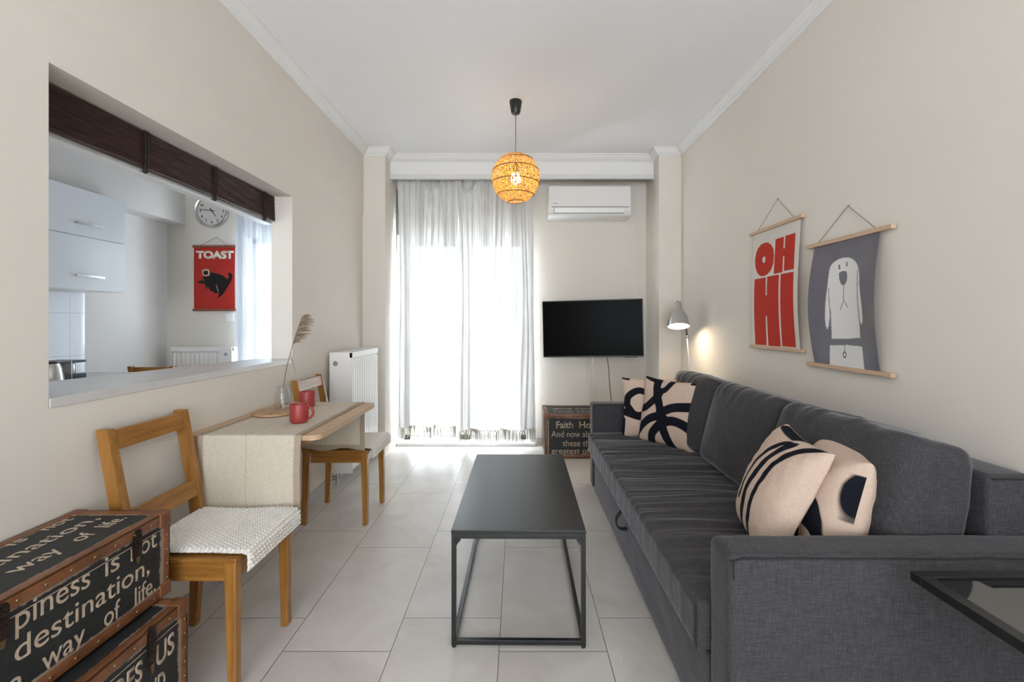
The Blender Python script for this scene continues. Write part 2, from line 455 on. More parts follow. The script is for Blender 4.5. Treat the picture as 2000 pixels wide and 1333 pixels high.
def floor_mat():
    m, nt, b, o = newmat('floor_tiles')
    tc = N(nt, 'ShaderNodeTexCoord'); sp = N(nt, 'ShaderNodeSeparateXYZ'); nt.links.new(tc.outputs['Object'], sp.inputs[0])
    u = math_(nt, 'DIVIDE', math_(nt, 'ADD', sp.outputs[0], .0735), .4165)
    row = math_(nt, 'FLOOR', u); par = math_(nt, 'FLOORED_MODULO', row, 2)
    v = math_(nt, 'DIVIDE', math_(nt, 'SUBTRACT', math_(nt, 'SUBTRACT', sp.outputs[1], 1.732), math_(nt, 'MULTIPLY', par, .195)), .797)
    fu = math_(nt, 'FRACT', u); fv = math_(nt, 'FRACT', v)
    du = math_(nt, 'MULTIPLY', math_(nt, 'MINIMUM', fu, math_(nt, 'SUBTRACT', 1, fu)), .4165)
    dv = math_(nt, 'MULTIPLY', math_(nt, 'MINIMUM', fv, math_(nt, 'SUBTRACT', 1, fv)), .797)
    d = math_(nt, 'MINIMUM', du, dv); g = math_(nt, 'LESS_THAN', d, .0014)
    cmb = N(nt, 'ShaderNodeCombineXYZ'); nt.links.new(row, cmb.inputs[0]); nt.links.new(math_(nt, 'FLOOR', v), cmb.inputs[1])
    wn = N(nt, 'ShaderNodeTexWhiteNoise', noise_dimensions='3D'); nt.links.new(cmb.outputs[0], wn.inputs[0])
    vn = N(nt, 'ShaderNodeVectorMath', operation='ADD'); sc = N(nt, 'ShaderNodeVectorMath', operation='SCALE'); sc.inputs['Scale'].default_value = 13
    nt.links.new(wn.outputs['Color'], sc.inputs[0]); nt.links.new(tc.outputs['Object'], vn.inputs[0]); nt.links.new(sc.outputs[0], vn.inputs[1])
    n1 = N(nt, 'ShaderNodeTexNoise'); n1.inputs['Scale'].default_value = 3.2; n1.inputs['Detail'].default_value = 6; n1.inputs['Roughness'].default_value = .6; n1.inputs['Distortion'].default_value = .8
    nt.links.new(vn.outputs[0], n1.inputs['Vector'])
    base = ramp(nt, n1.outputs[0], [(.3, (.56, .515, .48)), (.5, (.63, .585, .545)), (.7, (.68, .635, .60))])
    mus = N(nt, 'ShaderNodeTexNoise'); mus.inputs['Scale'].default_value = 2.2; mus.inputs['Detail'].default_value = 2; mus.inputs['Distortion'].default_value = 1.5
    nt.links.new(vn.outputs[0], mus.inputs['Vector'])
    vein = math_(nt, 'ABSOLUTE', math_(nt, 'SUBTRACT', mus.outputs[0], .5))
    vf = ramp(nt, vein, [(0, (1, 1, 1)), (.006, (0, 0, 0))])
    vm = N(nt, 'ShaderNodeMix', data_type='RGBA'); nt.links.new(math_(nt, 'MULTIPLY', math_(nt, 'MULTIPLY', vf, math_(nt, 'GREATER_THAN', n1.outputs[0], .53)), .35), vm.inputs[0])
    nt.links.new(base, vm.inputs[6]); vm.inputs[7].default_value = (.80, .76, .72, 1)
    mx = N(nt, 'ShaderNodeMix', data_type='RGBA'); nt.links.new(g, mx.inputs[0]); nt.links.new(vm.outputs[2], mx.inputs[6]); mx.inputs[7].default_value = (.10, .09, .085, 1)
    nt.links.new(mx.outputs[2], b.inputs['Base Color']); b.inputs['Roughness'].default_value = .36
    b.inputs['Specular IOR Level'].default_value = .5
    h = math_(nt, 'MINIMUM', math_(nt, 'MULTIPLY', d, 300), 1.0)
    bump(nt, b, h, .3, .001); return m
M['floor'] = floor_mat()
M['skirting'] = simple('tile_skirting', (.40, .385, .375), .4, var=.05, vs=4)

def backsplash():
    m, nt, b, o = newmat('glossy_wall_tiles'); b.inputs['Base Color'].default_value = (.72, .75, .80, 1); b.inputs['Roughness'].default_value = .08
    tc = N(nt, 'ShaderNodeTexCoord'); sp = N(nt, 'ShaderNodeSeparateXYZ'); nt.links.new(tc.outputs['Object'], sp.inputs[0])
    a = math_(nt, 'FRACT', math_(nt, 'DIVIDE', sp.outputs[2], .333)); c = math_(nt, 'FRACT', math_(nt, 'DIVIDE', sp.outputs[1], .5))
    g = math_(nt, 'MAXIMUM', math_(nt, 'LESS_THAN', a, .012), math_(nt, 'LESS_THAN', c, .006))
    mx = N(nt, 'ShaderNodeMix', data_type='RGBA'); nt.links.new(g, mx.inputs[0]); mx.inputs[6].default_value = (.72, .75, .80, 1); mx.inputs[7].default_value = (.45, .45, .47, 1)
    nt.links.new(mx.outputs[2], b.inputs['Base Color']); return m
M['splash'] = backsplash()

def blind_mat():
    m, nt, b, o = newmat('dark_brown_bamboo')
    f = tex_noise(nt, 14, 4, .7, (8, .5, 45))
    nt.links.new(ramp(nt, f, [(.3, (.016, .008, .006)), (.5, (.060, .030, .022)), (.68, (.15, .075, .05))]), b.inputs['Base Color'])
    b.inputs['Roughness'].default_value = .45; return m
M['blind'] = blind_mat()

def print_mat(name, base, layers, rough=.8, bs=.2, weave=0, spec=.2, transl=0):
    m, nt, b, o = newmat(name)
    if weave:
        col = ramp(nt, tex_noise(nt, weave, 4, .6), [(.3, tuple(c*.93 for c in base)), (.7, tuple(min(1, c*1.05) for c in base))])
    else:
        rgb = N(nt, 'ShaderNodeRGB'); rgb.outputs[0].default_value = (*base, 1); col = rgb.outputs[0]
    for (an, c, aa) in layers:
        at = N(nt, 'ShaderNodeAttribute'); at.attribute_name = an
        mr = N(nt, 'ShaderNodeMapRange'); mr.inputs[1].default_value = -aa; mr.inputs[2].default_value = aa
        mr.inputs[3].default_value = 1; mr.inputs[4].default_value = 0; nt.links.new(at.outputs['Fac'], mr.inputs[0])
        mx = N(nt, 'ShaderNodeMix', data_type='RGBA'); nt.links.new(mr.outputs[0], mx.inputs[0]); nt.links.new(col, mx.inputs[6]); mx.inputs[7].default_value = (*c, 1)
        col = mx.outputs[2]
    nt.links.new(col, b.inputs['Base Color']); b.inputs['Roughness'].default_value = rough; b.inputs['Specular IOR Level'].default_value = spec
    if bs: bump(nt, b, tex_noise(nt, 500, 2, .5), bs, .0008)
    return m
M['pillow'] = print_mat('printed_cotton', (.60, .455, .365), [('ink', (.010, .011, .017), .002)], .95, .3, 90, .1)
M['oh'] = print_mat('red_letter_print', (.66, .61, .55), [('ink', (.48, .036, .022), .0008)], .75, 0)
M['dog'] = print_mat('dog_print', (.115, .106, .128), [('white', (.66, .64, .62), .002), ('dark', (.115, .106, .128), .0012)], .38, 0, spec=.5)
M['cat'] = print_mat('red_cat_print', (.42, .028, .020), [('black', (.012, .010, .010), .001), ('cream', (.55, .42, .30), .001), ('dot', (.02, .015, .012), .001)], .6, 0)
M['dial'] = simple('clock_dial', (.62, .61, .58), .5)

# ------------------------------------------------------------------ room shell
CE = 2.875
XL, XR, YB = -1.45, 1.52, 4.62
YR = -3.0
struct('floor', origin_to(obj('floor', box(BM(), -3.7, 1.7, YR-.2, YB+.12, -.08, 0), M['floor']), (0, 0, 0)).data, None) if False else None
fl = obj('floor', box(BM(), -3.7, 1.72, YR-.2, YB+.2, -.08, 0), M['floor']); fl['kind'] = 'structure'
struct('ceiling', box(BM(), -3.7, 1.72, YR-.2, YB+.2, CE, CE+.1), M['ceil'])
bm = BM(); box(bm, XR, XR+.15, YR-.2, YB+.2, 0, CE); struct('wall_right', bm, M['wall'])
# left wall with pass-through opening
OY0, OY1, OZ0, OZ1 = 1.3915, 2.893, 1.03, 2.071
XI = -1.585
bm = BM()
box(bm, XI, XL, YR-.2, OY0, 0, CE); box(bm, XI, XL, OY1, YB, 0, CE)
box(bm, XI, XL, OY0, OY1, 0, OZ0-.03); box(bm, XI, XL, OY0, OY1, OZ1, CE)
hexa(bm, [(XL-.001, YR, 2.255), (XL, YR, 2.255), (XL, 4.2, 2.255), (XL-.001, 4.2, 2.255), (XL-.001, YR, 2.285), (XL+.010, YR, 2.285), (XL+.010, 4.2, 2.285), (XL-.001, 4.2, 2.285)]); box(bm, XL, XL+.010, YR, 4.2, 2.285, CE, 0)
struct('wall_left', bm, M['wall'])
bm = BM(); hexa(bm, [(XI-.36, OY0+.002, OZ0-.03), (XL+.003, OY0+.002, OZ0-.03), (XL+.003, OY1-.002, OZ0-.03), (XI-.09, OY1-.002, OZ0-.03),
                     (XI-.36, OY0+.002, OZ0), (XL+.003, OY0+.002, OZ0), (XL+.003, OY1-.002, OZ0), (XI-.09, OY1-.002, OZ0)], .002)
sill = struct('trim_1', bm, M['marble'])
# back wall of the living room with balcony door opening
DX0, DX1, DZ1 = -1.235, 0.13, 2.16
bm = BM(); box(bm, XI, DX0, YB, YB+.2, 0, CE); box(bm, DX1, XR+.15, YB, YB+.2, 0, CE); box(bm, DX0, DX1, YB, YB+.2, DZ1, CE)
struct('wall_back', bm, M['wall'])
bm = BM(); box(bm, XL, -1.24, 4.2, YB, 0, CE); struct('wall_pillar_left', bm, M['wall'])
bm = BM(); box(bm, 1.312, XR, 4.2, YB, 0, CE); struct('wall_pillar_right', bm, M['wall'])
# pelmet board hiding the curtain rail
bm = BM(); box(bm, -1.24, 1.312, 4.37, 4.39, 2.65, CE)
for z in (2.66, 2.675, 2.69): box(bm, -1.24, 1.312, 4.362, 4.372, z, z+.009, .002)
box(bm, -1.24, 1.312, 4.358, 4.372, 2.65, 2.655)
struct('trim_2', bm, M['cornice'])
# cornice swept round the room
path = [(XL+.010, YR), (XL+.010, 4.2), (-1.24, 4.2), (-1.24, 4.37), (1.312, 4.37), (1.312, 4.2), (XR, 4.2), (XR, YR)]
prof = [(0, 2.815), (.006, 2.815), (.010, 2.822), (.030, 2.832), (.048, 2.850), (.058, 2.864), (.070, 2.867), (.070, CE), (0, CE)]
def sweep(path, prof):
    bm = BM(); rings = []
    for i, p in enumerate(path):
        p = Vector(p); dirs = []
        if i > 0: dirs.append((p-Vector(path[i-1])).normalized())
        if i < len(path)-1: dirs.append((Vector(path[i+1])-p).normalized())
        nrm = [Vector((d.y, -d.x)) for d in dirs]
        m_ = sum(nrm, Vector((0, 0)));
        if len(nrm) == 2: m_ = m_/ (1+nrm[0].dot(nrm[1]))
        rings.append([bm.verts.new((p.x+m_.x*o_, p.y+m_.y*o_, z)) for o_, z in prof])
    for a, b in zip(rings, rings[1:]):
        for k in range(len(prof)): bm.faces.new((a[k], a[(k+1) % len(prof)], b[(k+1) % len(prof)], b[k]))
    bm.faces.new(rings[0]); bm.faces.new(rings[-1][::-1]); return bm
struct('trim_3', sweep(path, prof), M['cornice'])
bm = BM(); box(bm, XL, XL+.012, YR, 4.2, 0, .075, .002); struct('baseboard_left', bm, M['skirting'])
bm = BM(); box(bm, DX1+.06, 1.312, YB-.012, YB, 0, .075, .002); struct('baseboard_back', bm, M['skirting'])
bm = BM(); box(bm, XR-.012, XR, YR, 4.2, 0, .075, .002); struct('baseboard_right', bm, M['skirting'])
# rear walls: an unseen wide window, added for fill light behind the camera
bm = BM(); box(bm, XL-.14, -1.2, YR-.15, YR, 0, CE); box(bm, 1.3, XR+.15, YR-.15, YR, 0, CE)
box(bm, -1.2, 1.3, YR-.15, YR, 0, .4); box(bm, -1.2, 1.3, YR-.15, YR, 2.6, CE); struct('wall_rear', bm, M['wall'])
bm = BM()
for x in (-1.2, .02, 1.24): box(bm, x, x+.06, YR-.10, YR-.05, .4, 2.6)
box(bm, -1.2, 1.3, YR-.10, YR-.05, .4, .46); box(bm, -1.2, 1.3, YR-.10, YR-.05, 2.54, 2.6); struct('rear_fill_window', bm, M['white'])
# kitchen shell
KX, KY = -3.49, 4.48
bm = BM(); box(bm, KX-.15, KX, YR-.2, YB+.2, 0, CE); box(bm, KX, KX+.18, YR, KY, 2.235, CE); struct('wall_kitchen_left', bm, M['wall_white'])
KD0, KD1 = -2.74, -1.86
bm = BM(); box(bm, KX, KD0, KY, KY+.2, 0, CE); box(bm, KD1, XI, KY, KY+.2, 0, CE); box(bm, KD0, KD1, KY, KY+.2, 2.16, CE)
struct('wall_kitchen_back', bm, M['wall'])
bm = BM(); box(bm, KX, -3.3, YR-.15, YR, 0, CE); box(bm, -1.8, XI, YR-.15, YR, 0, CE); box(bm, -3.3, -1.8, YR-.15, YR, 0, .8); box(bm, -3.3, -1.8, YR-.15, YR, 2.4, CE)
struct('wall_kitchen_rear', bm, M['wall'])
# balcony slab and parapet outside
bm = BM(); box(bm, -3.7, 1.7, YB+.2, 5.3, -.1, -.01); struct('balcony_floor', bm, M['ground'])
# balcony door 1 (living room) and 2 (kitchen): frames with panes
def glazed_door(name, x0, x1, y, z1, leaves):
    bm = BM(); f = .05
    box(bm, x0, x0+f, y, y+.07, 0, z1); box(bm, x1-f, x1, y, y+.07, 0, z1); box(bm, x0, x1, y, y+.07, z1-f, z1); box(bm, x0, x1, y-.03, y+.07, 0.0, .035)
    d = obj(name, bm, M['white']); d['kind'] = 'structure'
    w = (x1-x0-2*f)/leaves
    for i in range(leaves):
        a = x0+f+i*w; b_ = a+w; bm = BM(); g = .055
        box(bm, a, a+g, y+.01, y+.055, .035, z1-f); box(bm, b_-g, b_, y+.01, y+.055, .035, z1-f)
        box(bm, a, b_, y+.01, y+.055, .035, .035+.05); box(bm, a, b_, y+.01, y+.055, z1-f-g, z1-f)
        l = obj('door_leaf', bm, M['white'], d)
        bm = BM(); box(bm, a+g, b_-g, y+.03, y+.036, .085, z1-f-g); obj('pane', bm, M['pane'], l)
    return d
glazed_door('door_1', DX0, DX1, YB+.08, DZ1, 2)
glazed_door('door_2', KD0, KD1, KY+.08, 2.16, 1)
bm = BM(); box(bm, DX0-.0, DX1+.05, YB-.05, YB+.08, 0, .03, .004); struct('trim_4', bm, M['marble'])
# roller shutter strap box beside the balcony door
s = thing('shutter_strap_box', 'white shutter strap guide at the left edge of the balcony door', 'shutter strap', (-1.215, 4.60, 2.0))
bm = BM(); box(bm, -1.232, -1.20, 4.585, 4.62, 2.15, 2.62, .003); obj('guide', bm, M['grey_ink'], s)
bm = BM(); box(bm, -1.232, -1.20, 4.58, 4.62, 1.95, 2.15, .005); obj('housing', bm, M['white'], s)

# ------------------------------------------------------------------ curtains
def fold_fn(seed, freq, amp):
    rnd = random.Random(seed); ph = [rnd.random()*6.28 for _ in range(6)]
    def f(s, z):
        a = .55*math.sin(s*freq+ph[0]+.5*math.sin(s*freq*.37+ph[1])) + .3*math.sin(s*freq*2.13+ph[2]) + .28*math.sin(s*freq*.47+ph[3]) + .12*math.sin(s*freq*4.7+ph[4])
        return amp*a
    return f
def curtain(name, label, x0, x1, y, z0, z1, seed, freq, amp, mat, group, fringe=0, sagtop=False, nu=300, pinch=None):
    t = thing(name, label, 'curtain', ((x0+x1)/2, y, z0-fringe), group)
    f = fold_fn(seed, freq, amp); rnd = random.Random(seed+5)
    def P(u, v):
        z = z0+(z1-z0)*v; hang = (1-v)
        xx = x0+(x1-x0)*u
        yy = y + f(xx+.012*math.sin(z*2.3+u*9), z)*(.75+.35*hang) + .004*math.sin(z*9+u*30)
        xx += .012*math.sin(u*freq*.35+z*1.4)
        zz = z + (.012*math.sin(u*17+seed)*hang if v < .5 else 0)
        if sagtop and v > .72:
            w = (v-.72)/.28; w = w*w
            b_ = math.exp(-((u-sagtop)/.11)**2)+.6*math.exp(-((u-sagtop-.22)/.08)**2)
            yy -= .05*b_*w*math.sin((v-.72)*70-(abs(u-sagtop)*26)) ; xx += .02*b_*w*math.sin(u*40)
        return Vector((xx, yy, zz))
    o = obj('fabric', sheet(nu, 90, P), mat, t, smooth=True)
    gv = []
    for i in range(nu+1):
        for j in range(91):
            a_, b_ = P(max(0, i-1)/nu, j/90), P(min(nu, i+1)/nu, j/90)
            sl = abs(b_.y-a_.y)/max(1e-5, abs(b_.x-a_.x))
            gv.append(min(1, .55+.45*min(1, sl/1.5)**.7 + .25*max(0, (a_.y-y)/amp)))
    attr(o, 'fold_shade', gv)
    if fringe:
        bm = BM(); n = int((x1-x0)/.0080)
        for i in range(n):
            u = (i+.5)/n; p = P(u, 0); j = rnd.uniform(-.005, .005)
            q = p+Vector((j, rnd.uniform(-.004, .004), -fringe*rnd.uniform(.85, 1)))
            r = .0033
            tube(bm, [p+Vector((0, 0, .004)), p+Vector((j*.3, 0, -.02)), q], [r, r*1.2, r*.7], 4)
        for i in range(n//3):
            u = (i+.5)/(n//3); p = P(u, 0)
            bmesh.ops.create_icosphere(bm, subdivisions=1, radius=.0065, matrix=Matrix.Translation(p+Vector((0, -.002, -.004))))
        fo = obj('fringe', bm, M['fringe'], t, smooth=True); fo['kind'] = 'stuff'
    return t
gC = 'sheer curtains at the balcony door'
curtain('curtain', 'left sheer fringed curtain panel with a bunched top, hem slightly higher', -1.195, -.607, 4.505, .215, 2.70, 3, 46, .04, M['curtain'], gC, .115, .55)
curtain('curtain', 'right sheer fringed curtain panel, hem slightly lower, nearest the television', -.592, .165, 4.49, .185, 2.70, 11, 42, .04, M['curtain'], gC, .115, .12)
bm = BM(); tube(bm, [(-1.235, 4.50, 2.71), (1.305, 4.50, 2.71)], .011, 12)
tag(obj('curtain_rail', bm, M['white'], smooth=40), 'white curtain rail running behind the pelmet above the sheer curtains', 'curtain rail')
curtain('kitchen_curtain', 'white sheer curtain over the kitchen balcony door, seen through the wall opening', -2.75, -1.78, 4.38, .03, 2.523, 21, 40, .03, M['voile'], None)
bm = BM(); tube(bm, [(-2.82, 4.38, 2.535), (-1.64, 4.38, 2.535)], .010, 12)
for x in (-2.8, -1.7): tube(bm, [(x, 4.38, 2.535), (x, KY, 2.535)], .006, 8)
tag(obj('kitchen_curtain_rod', bm, M['white'], smooth=40), 'white curtain rod above the kitchen balcony door', 'curtain rod')

# ------------------------------------------------------------------ air conditioner
ac = thing('air_conditioner', 'white wall-mounted split air conditioner above the television', 'air conditioner', (.70, 4.62, 2.30))
pr = [(4.62, 2.60), (4.405, 2.60), (4.385, 2.585), (4.378, 2.39), (4.380, 2.345), (4.40, 2.31), (4.44, 2.295), (4.62, 2.295)]
bm = BM(); Mx = Matrix(((0, 0, 1, 0), (1, 0, 0, 0), (0, 1, 0, 0), (0, 0, 0, 1)))
prism(bm, pr, Mx, .298, 1.0975)
bmesh.ops.bevel(bm, geom=[e for e in bm.edges], offset=.004, segments=2, affect='EDGES')
obj('casing', bm, M['white_plastic'], ac, smooth=35)
bm = BM(); box(bm, .325, 1.08, 4.374, 4.385, 2.381, 2.385); obj('air_slot', bm, M['dark_plastic'], ac)
bm = BM(); hexa(bm, [(.352, 4.39, 2.325), (1.03, 4.39, 2.325), (1.03, 4.377, 2.325), (.352, 4.377, 2.325), (.352, 4.39, 2.372), (1.03, 4.39, 2.372), (1.03, 4.370, 2.372), (.352, 4.370, 2.372)], .002)
obj('louvre', bm, M['white'], ac)
bm = BM(); box(bm, .350, 1.032, 4.3745, 4.385, 2.321, 2.3255); box(bm, .348, .352, 4.3735, 4.385, 2.321, 2.375); obj('louvre_gap', bm, M['grey_ink'], ac)
FM = frameM((0, 4.3786, 0), (1, 0, 0), (0, 0, 1))
bm = text_bm('TOSHIBA', .338, .385, 2.413, None, FM, .02, .0008, cap=.0075); obj('maker_mark', bm, M['grey_ink'], ac); bm = (text_bm('Inverter', .85, .955, 2.3035, None, frameM((0, 4.418, 0), (1, 0, 0), (0, 0, 1)), 0, .001, cap=.005))
obj('maker_mark', bm, M['grey_ink'], ac)
bm = BM(); box(bm, 1.203, 1.213, 4.61, 4.62, 1.35, 2.66, .002)
tag(obj('cable_cover', bm, M['white_plastic']), 'thin white vertical cable strip on the wall right of the air conditioner', 'cable cover')

# ------------------------------------------------------------------ television
tv = thing('television', 'black flat-screen television on a swivel wall mount beside the curtains', 'television', (.705, 4.335, 1.2))
Mt = Matrix.Translation((.712, 4.34, 1.200)) @ Matrix.Rotation(math.radians(-11.5), 4, 'Z') @ Matrix.Rotation(math.radians(-1.2), 4, 'Y')
def tvp(name, bm, m, **k): return obj(name, xf(bm, Mt), m, tv, **k)
bm = box(BM(), -.478, .478, -.012, .03, -.276, .276, .004); tvp('housing', bm, M['dark_plastic'])
bm = box(BM(), -.470, .470, -.0135, -.011, -.262, .268); tvp('screen', bm, M['screen'])
bm = text_bm('SAMSUNG', -.028, .028, -.272, None, frameM((0, -.0125, 0), (1, 0, 0), (0, 0, 1)), .01, .0006, cap=.006); tvp('maker_mark', bm, M['grey_ink'])
bm = box(BM(), .30, .42, -.01, .02, -.281, -.275, .001); tvp('sensor_foot', bm, M['dark_plastic'])
bm = BM(); box(bm, .60, .84, 4.37, 4.40, 1.10, 1.32, .004); beam(bm, (.72, 4.40, 1.21), (.80, 4.51, 1.21), .05, .03, side=Vector((0, 0, 1))); beam(bm, (.80, 4.51, 1.21), (.72, 4.61, 1.21), .05, .03, side=Vector((0, 0, 1))); box(bm, .66, .78, 4.60, 4.62, 1.1, 1.32)
obj('wall_mount', bm, M['dark_plastic'], tv)
def wob(a, b, n, amp, seed):
    rnd = random.Random(seed); a = Vector(a); b = Vector(b); out = []
    for i in range(n+1):
        t = i/n; p = a.lerp(b, t); k = math.sin(t*PI)
        out.append(p+Vector((math.sin(t*7+seed)*amp*k+rnd.uniform(-.3, .3)*amp*k, 0, 0)))
    return out
for i, (xa, xb, y) in enumerate(((.705, .715, 4.40), (.725, .745, 4.39), (.735, .775, 4.41))):
    bm = tube(BM(), wob((xa, y, 1.10), (xb, 4.50, .42), 14, .012, i), .0045, 8)
    bmesh.ops.translate(bm, verts=bm.verts, vec=(0, 0, 0))
    obj('white_cable', bm, M['white_cable'], tv, smooth=True)
bm = tube(BM(), wob((.845, 4.40, 1.10), (.94, 4.50, .42), 10, .006, 5), .0032, 8); obj('black_cable', bm, M['dark_plastic'], tv, smooth=True)

# ------------------------------------------------------------------ radiators
def radiator(name, label, loc, L, Hh, D, ribs, rot=0, valve_end=True, pipes=True):
    """local: back at y=0 facing -y, x from 0..L, z from 0..Hh"""
    t = thing(name, label, 'radiator', loc); t.rotation_euler = (0, 0, rot)
    def prt(nm, bm, m, **k): return obj(nm, bm, m, t, world=False, **k)
    e = .03
    def P(u, v):
        x = .016+(L-.032)*u; z = .012+(Hh-.024-e)*v
        s = min(1, abs(math.sin(PI*ribs*u))*1.6); edge = min(1, 30*min(v, 1-v))
        return Vector((x, -D+.011 - .016*s*edge, z))
    bm = sheet(ribs*12, 30, P); box(bm, .005, L-.005, -D+.0125, -.03, .01, Hh-.03)
    prt('front_panel', bm, M['rad'], smooth=30)
    for xa in (0, L-.012): prt('side_panel', box(BM(), xa, xa+.012, -D-.004, -.025, 0, Hh, .003), M['rad'])
    bm = BM(); box(bm, 0, L, -D-.005, -D+.02, Hh-.045, Hh, .004)
    for k in range(int(L/.02)): box(bm, .01+k*.02, .018+k*.02, -D+.015, -.03, Hh-.012, Hh-.004)
    prt('top_grille', bm, M['rad'])
    if pipes:
        bm = BM(); tube(bm, [(.03, -.075, .02), (.03, -.075, -.05), (.03, -.03, -.06), (.03, -.01, -.06)], .009, 10); tube(bm, [(.03, -.075, -.05), (.03, -.075, -.09)], .012, 10); tube(bm, [(.09, -.075, .02), (.09, -.075, -.05), (.09, -.01, -.055)], .009, 10)
        prt('pipe', bm, M['steel'], smooth=40)
        for zz in (.25*Hh, .8*Hh):
            bm = box(BM(), L*.4, L*.6, -.03, 0, zz, zz+.04); prt('bracket', bm, M['rad'])
    return t
r1 = radiator('radiator', 'tall white ribbed panel radiator on the left wall behind the far chair', (XL, 3.40, .12), .62, .915, .195, 14, PI/2)
# rotate: local x -> +Y, local -y -> +X
r2 = radiator('kitchen_radiator', 'low white panel radiator on the kitchen wall under the red poster, seen through the opening', (-3.37, KY, .42), .60, .60, .11, 13, 0, pipes=True)
def Mrot(loc, rot): return Matrix.Translation(loc) @ Matrix.Rotation(rot, 4, 'Z')
bm = lathe(BM(), [(0, .006), (.008, .006), (.010, .003), (.017, .003), (.020, 0)], n=24, M=Matrix.Rotation(PI/2, 4, 'Y') @ Matrix.Rotation(PI, 4, 'Y'))
bmesh.ops.translate(bm, verts=bm.verts, vec=(0, -.07, .83)); vv = obj('vent_plug', bm, M['chrome'], r1, world=False, smooth=40)
bm = box(BM(), .475, .60, -.1225, -.117, .36, .597, .002); obj('corner_plate', bm, M['white'], r2, world=False)
bm = lathe(BM(), [(0, .004), (.012, .004), (.016, 0)], n=20, M=Matrix.Rotation(PI/2, 4, 'X')); bmesh.ops.translate(bm, verts=bm.verts, vec=(.54, -.1235, .53)); obj('vent_plug', bm, M['chrome'], r2, world=False)

# ------------------------------------------------------------------ pendant lamp
PX, PY, PZ, PR = -.018, 3.28, 2.312, .174
pl = thing('pendant_lamp', 'globe pendant lamp of woven amber paper cord, lit, hanging from the ceiling', 'lamp', (PX, PY, CE))
bm = lathe(BM(), [(0, -.098), (.018, -.098), (.030, -.092), (.034, -.08), (.046, -.008), (.043, 0), (0, 0)], (PX, PY, CE), 40); obj('ceiling_cup', bm, M['dark_plastic'], pl, smooth=35)
bm = tube(BM(), [(PX, PY, CE-.09), (PX, PY, PZ+.10)], .0035, 8); obj('cord', bm, M['cord'], pl, smooth=True)
bm = lathe(BM(), [(0, .11), (.012, .11), (.020, .095), (.022, .045), (.018, .040), (0, .040)], (PX, PY, PZ), 24); obj('socket', bm, M['dark_plastic'], pl, smooth=35)
z1, z0 = .176, -.166; prof_ = []
for i in range(41):
    a = math.acos(.965) + (PI-math.acos(.965)-math.asin(.335))*i/40
    prof_.append((PR*math.sin(a), PR*1.04*math.cos(a)))
bm = lathe(BM(), prof_, (0, 0, 0), 72)
sh = obj('shade', bm, M['rattan'], pl, world=False, smooth=True); sh.location = (0, 0, PZ-CE)
bm = BM()
for fr in (.0, .22, .42, .62, .81, 1.0):
    r, z = prof_[int(fr*40)]; k = 64
    tube(bm, [((r+.001)*math.cos(2*PI*q/k), (r+.001)*math.sin(2*PI*q/k), z+.004*math.sin(2*PI*q/k+fr*7)) for q in range(k+1)], .0030, 6, caps=False)
o = obj('shade_rings', bm, M['rattan_wire'], sh, world=False, smooth=True)
bm = lathe(BM(), [(0, -.045), (.018, -.041), (.032, -.028), (.037, -.008), (.034, .010), (.022, .032), (.014, .045), (0, .045)], (PX, PY, PZ), 24); obj('bulb', bm, M['bulb'], pl, smooth=True)

# ------------------------------------------------------------------ floor lamp behind the sofa
LX, LY = 1.335, 3.75
fl_ = thing('floor_lamp', 'lit floor lamp with a brushed metal bell shade in the corner behind the sofa', 'lamp', (1.40, 3.83, 0))
bm = lathe(BM(), [(0, 0), (.11, 0), (.115, .006), (.11, .018), (.02, .024), (0, .024)], (1.40, 3.83, 0), 40); obj('base', bm, M['steel'], fl_, smooth=30)
bm = tube(BM(), [(1.40, 3.83, .02), (1.435, 3.80, .55), (1.44, 3.79, .85), (1.425, 3.80, 1.15)], .0055, 10); obj('pole', bm, M['steel'], fl_, smooth=True)
bm = tube(BM(), [(1.426, 3.80, 1.13), (1.422, 3.815, 1.22), (1.412, 3.845, 1.32), (1.39, 3.86, 1.40), (1.36, 3.84, 1.44), (1.345, 3.815, 1.435)], .0075, 10); obj('gooseneck', bm, M['dark_plastic'], fl_, smooth=True)
tilt = Matrix.Rotation(math.radians(-17), 4, 'X') @ Matrix.Rotation(math.radians(4), 4, 'Y')
bell = [(.0, .215), (.022, .215), (.028, .208), (.030, .165), (.032, .150), (.050, .130), (.068, .095), (.082, .045), (.090, .0)]
bm = lathe(BM(), bell + [(r-.0025, z-.001) for r, z in bell[::-1] if r > .02][0:] + [], (LX, LY, 1.228), 48, tilt); obj('shade', bm, M['steel'], fl_, smooth=50)
bm = lathe(BM(), [(0, .006), (.035, .010), (.060, .022), (.062, .035), (.04, .07), (.018, .11), (0, .11)], (LX, LY, 1.228), 24, tilt); obj('bulb', bm, M['lampbulb'], fl_, smooth=True)

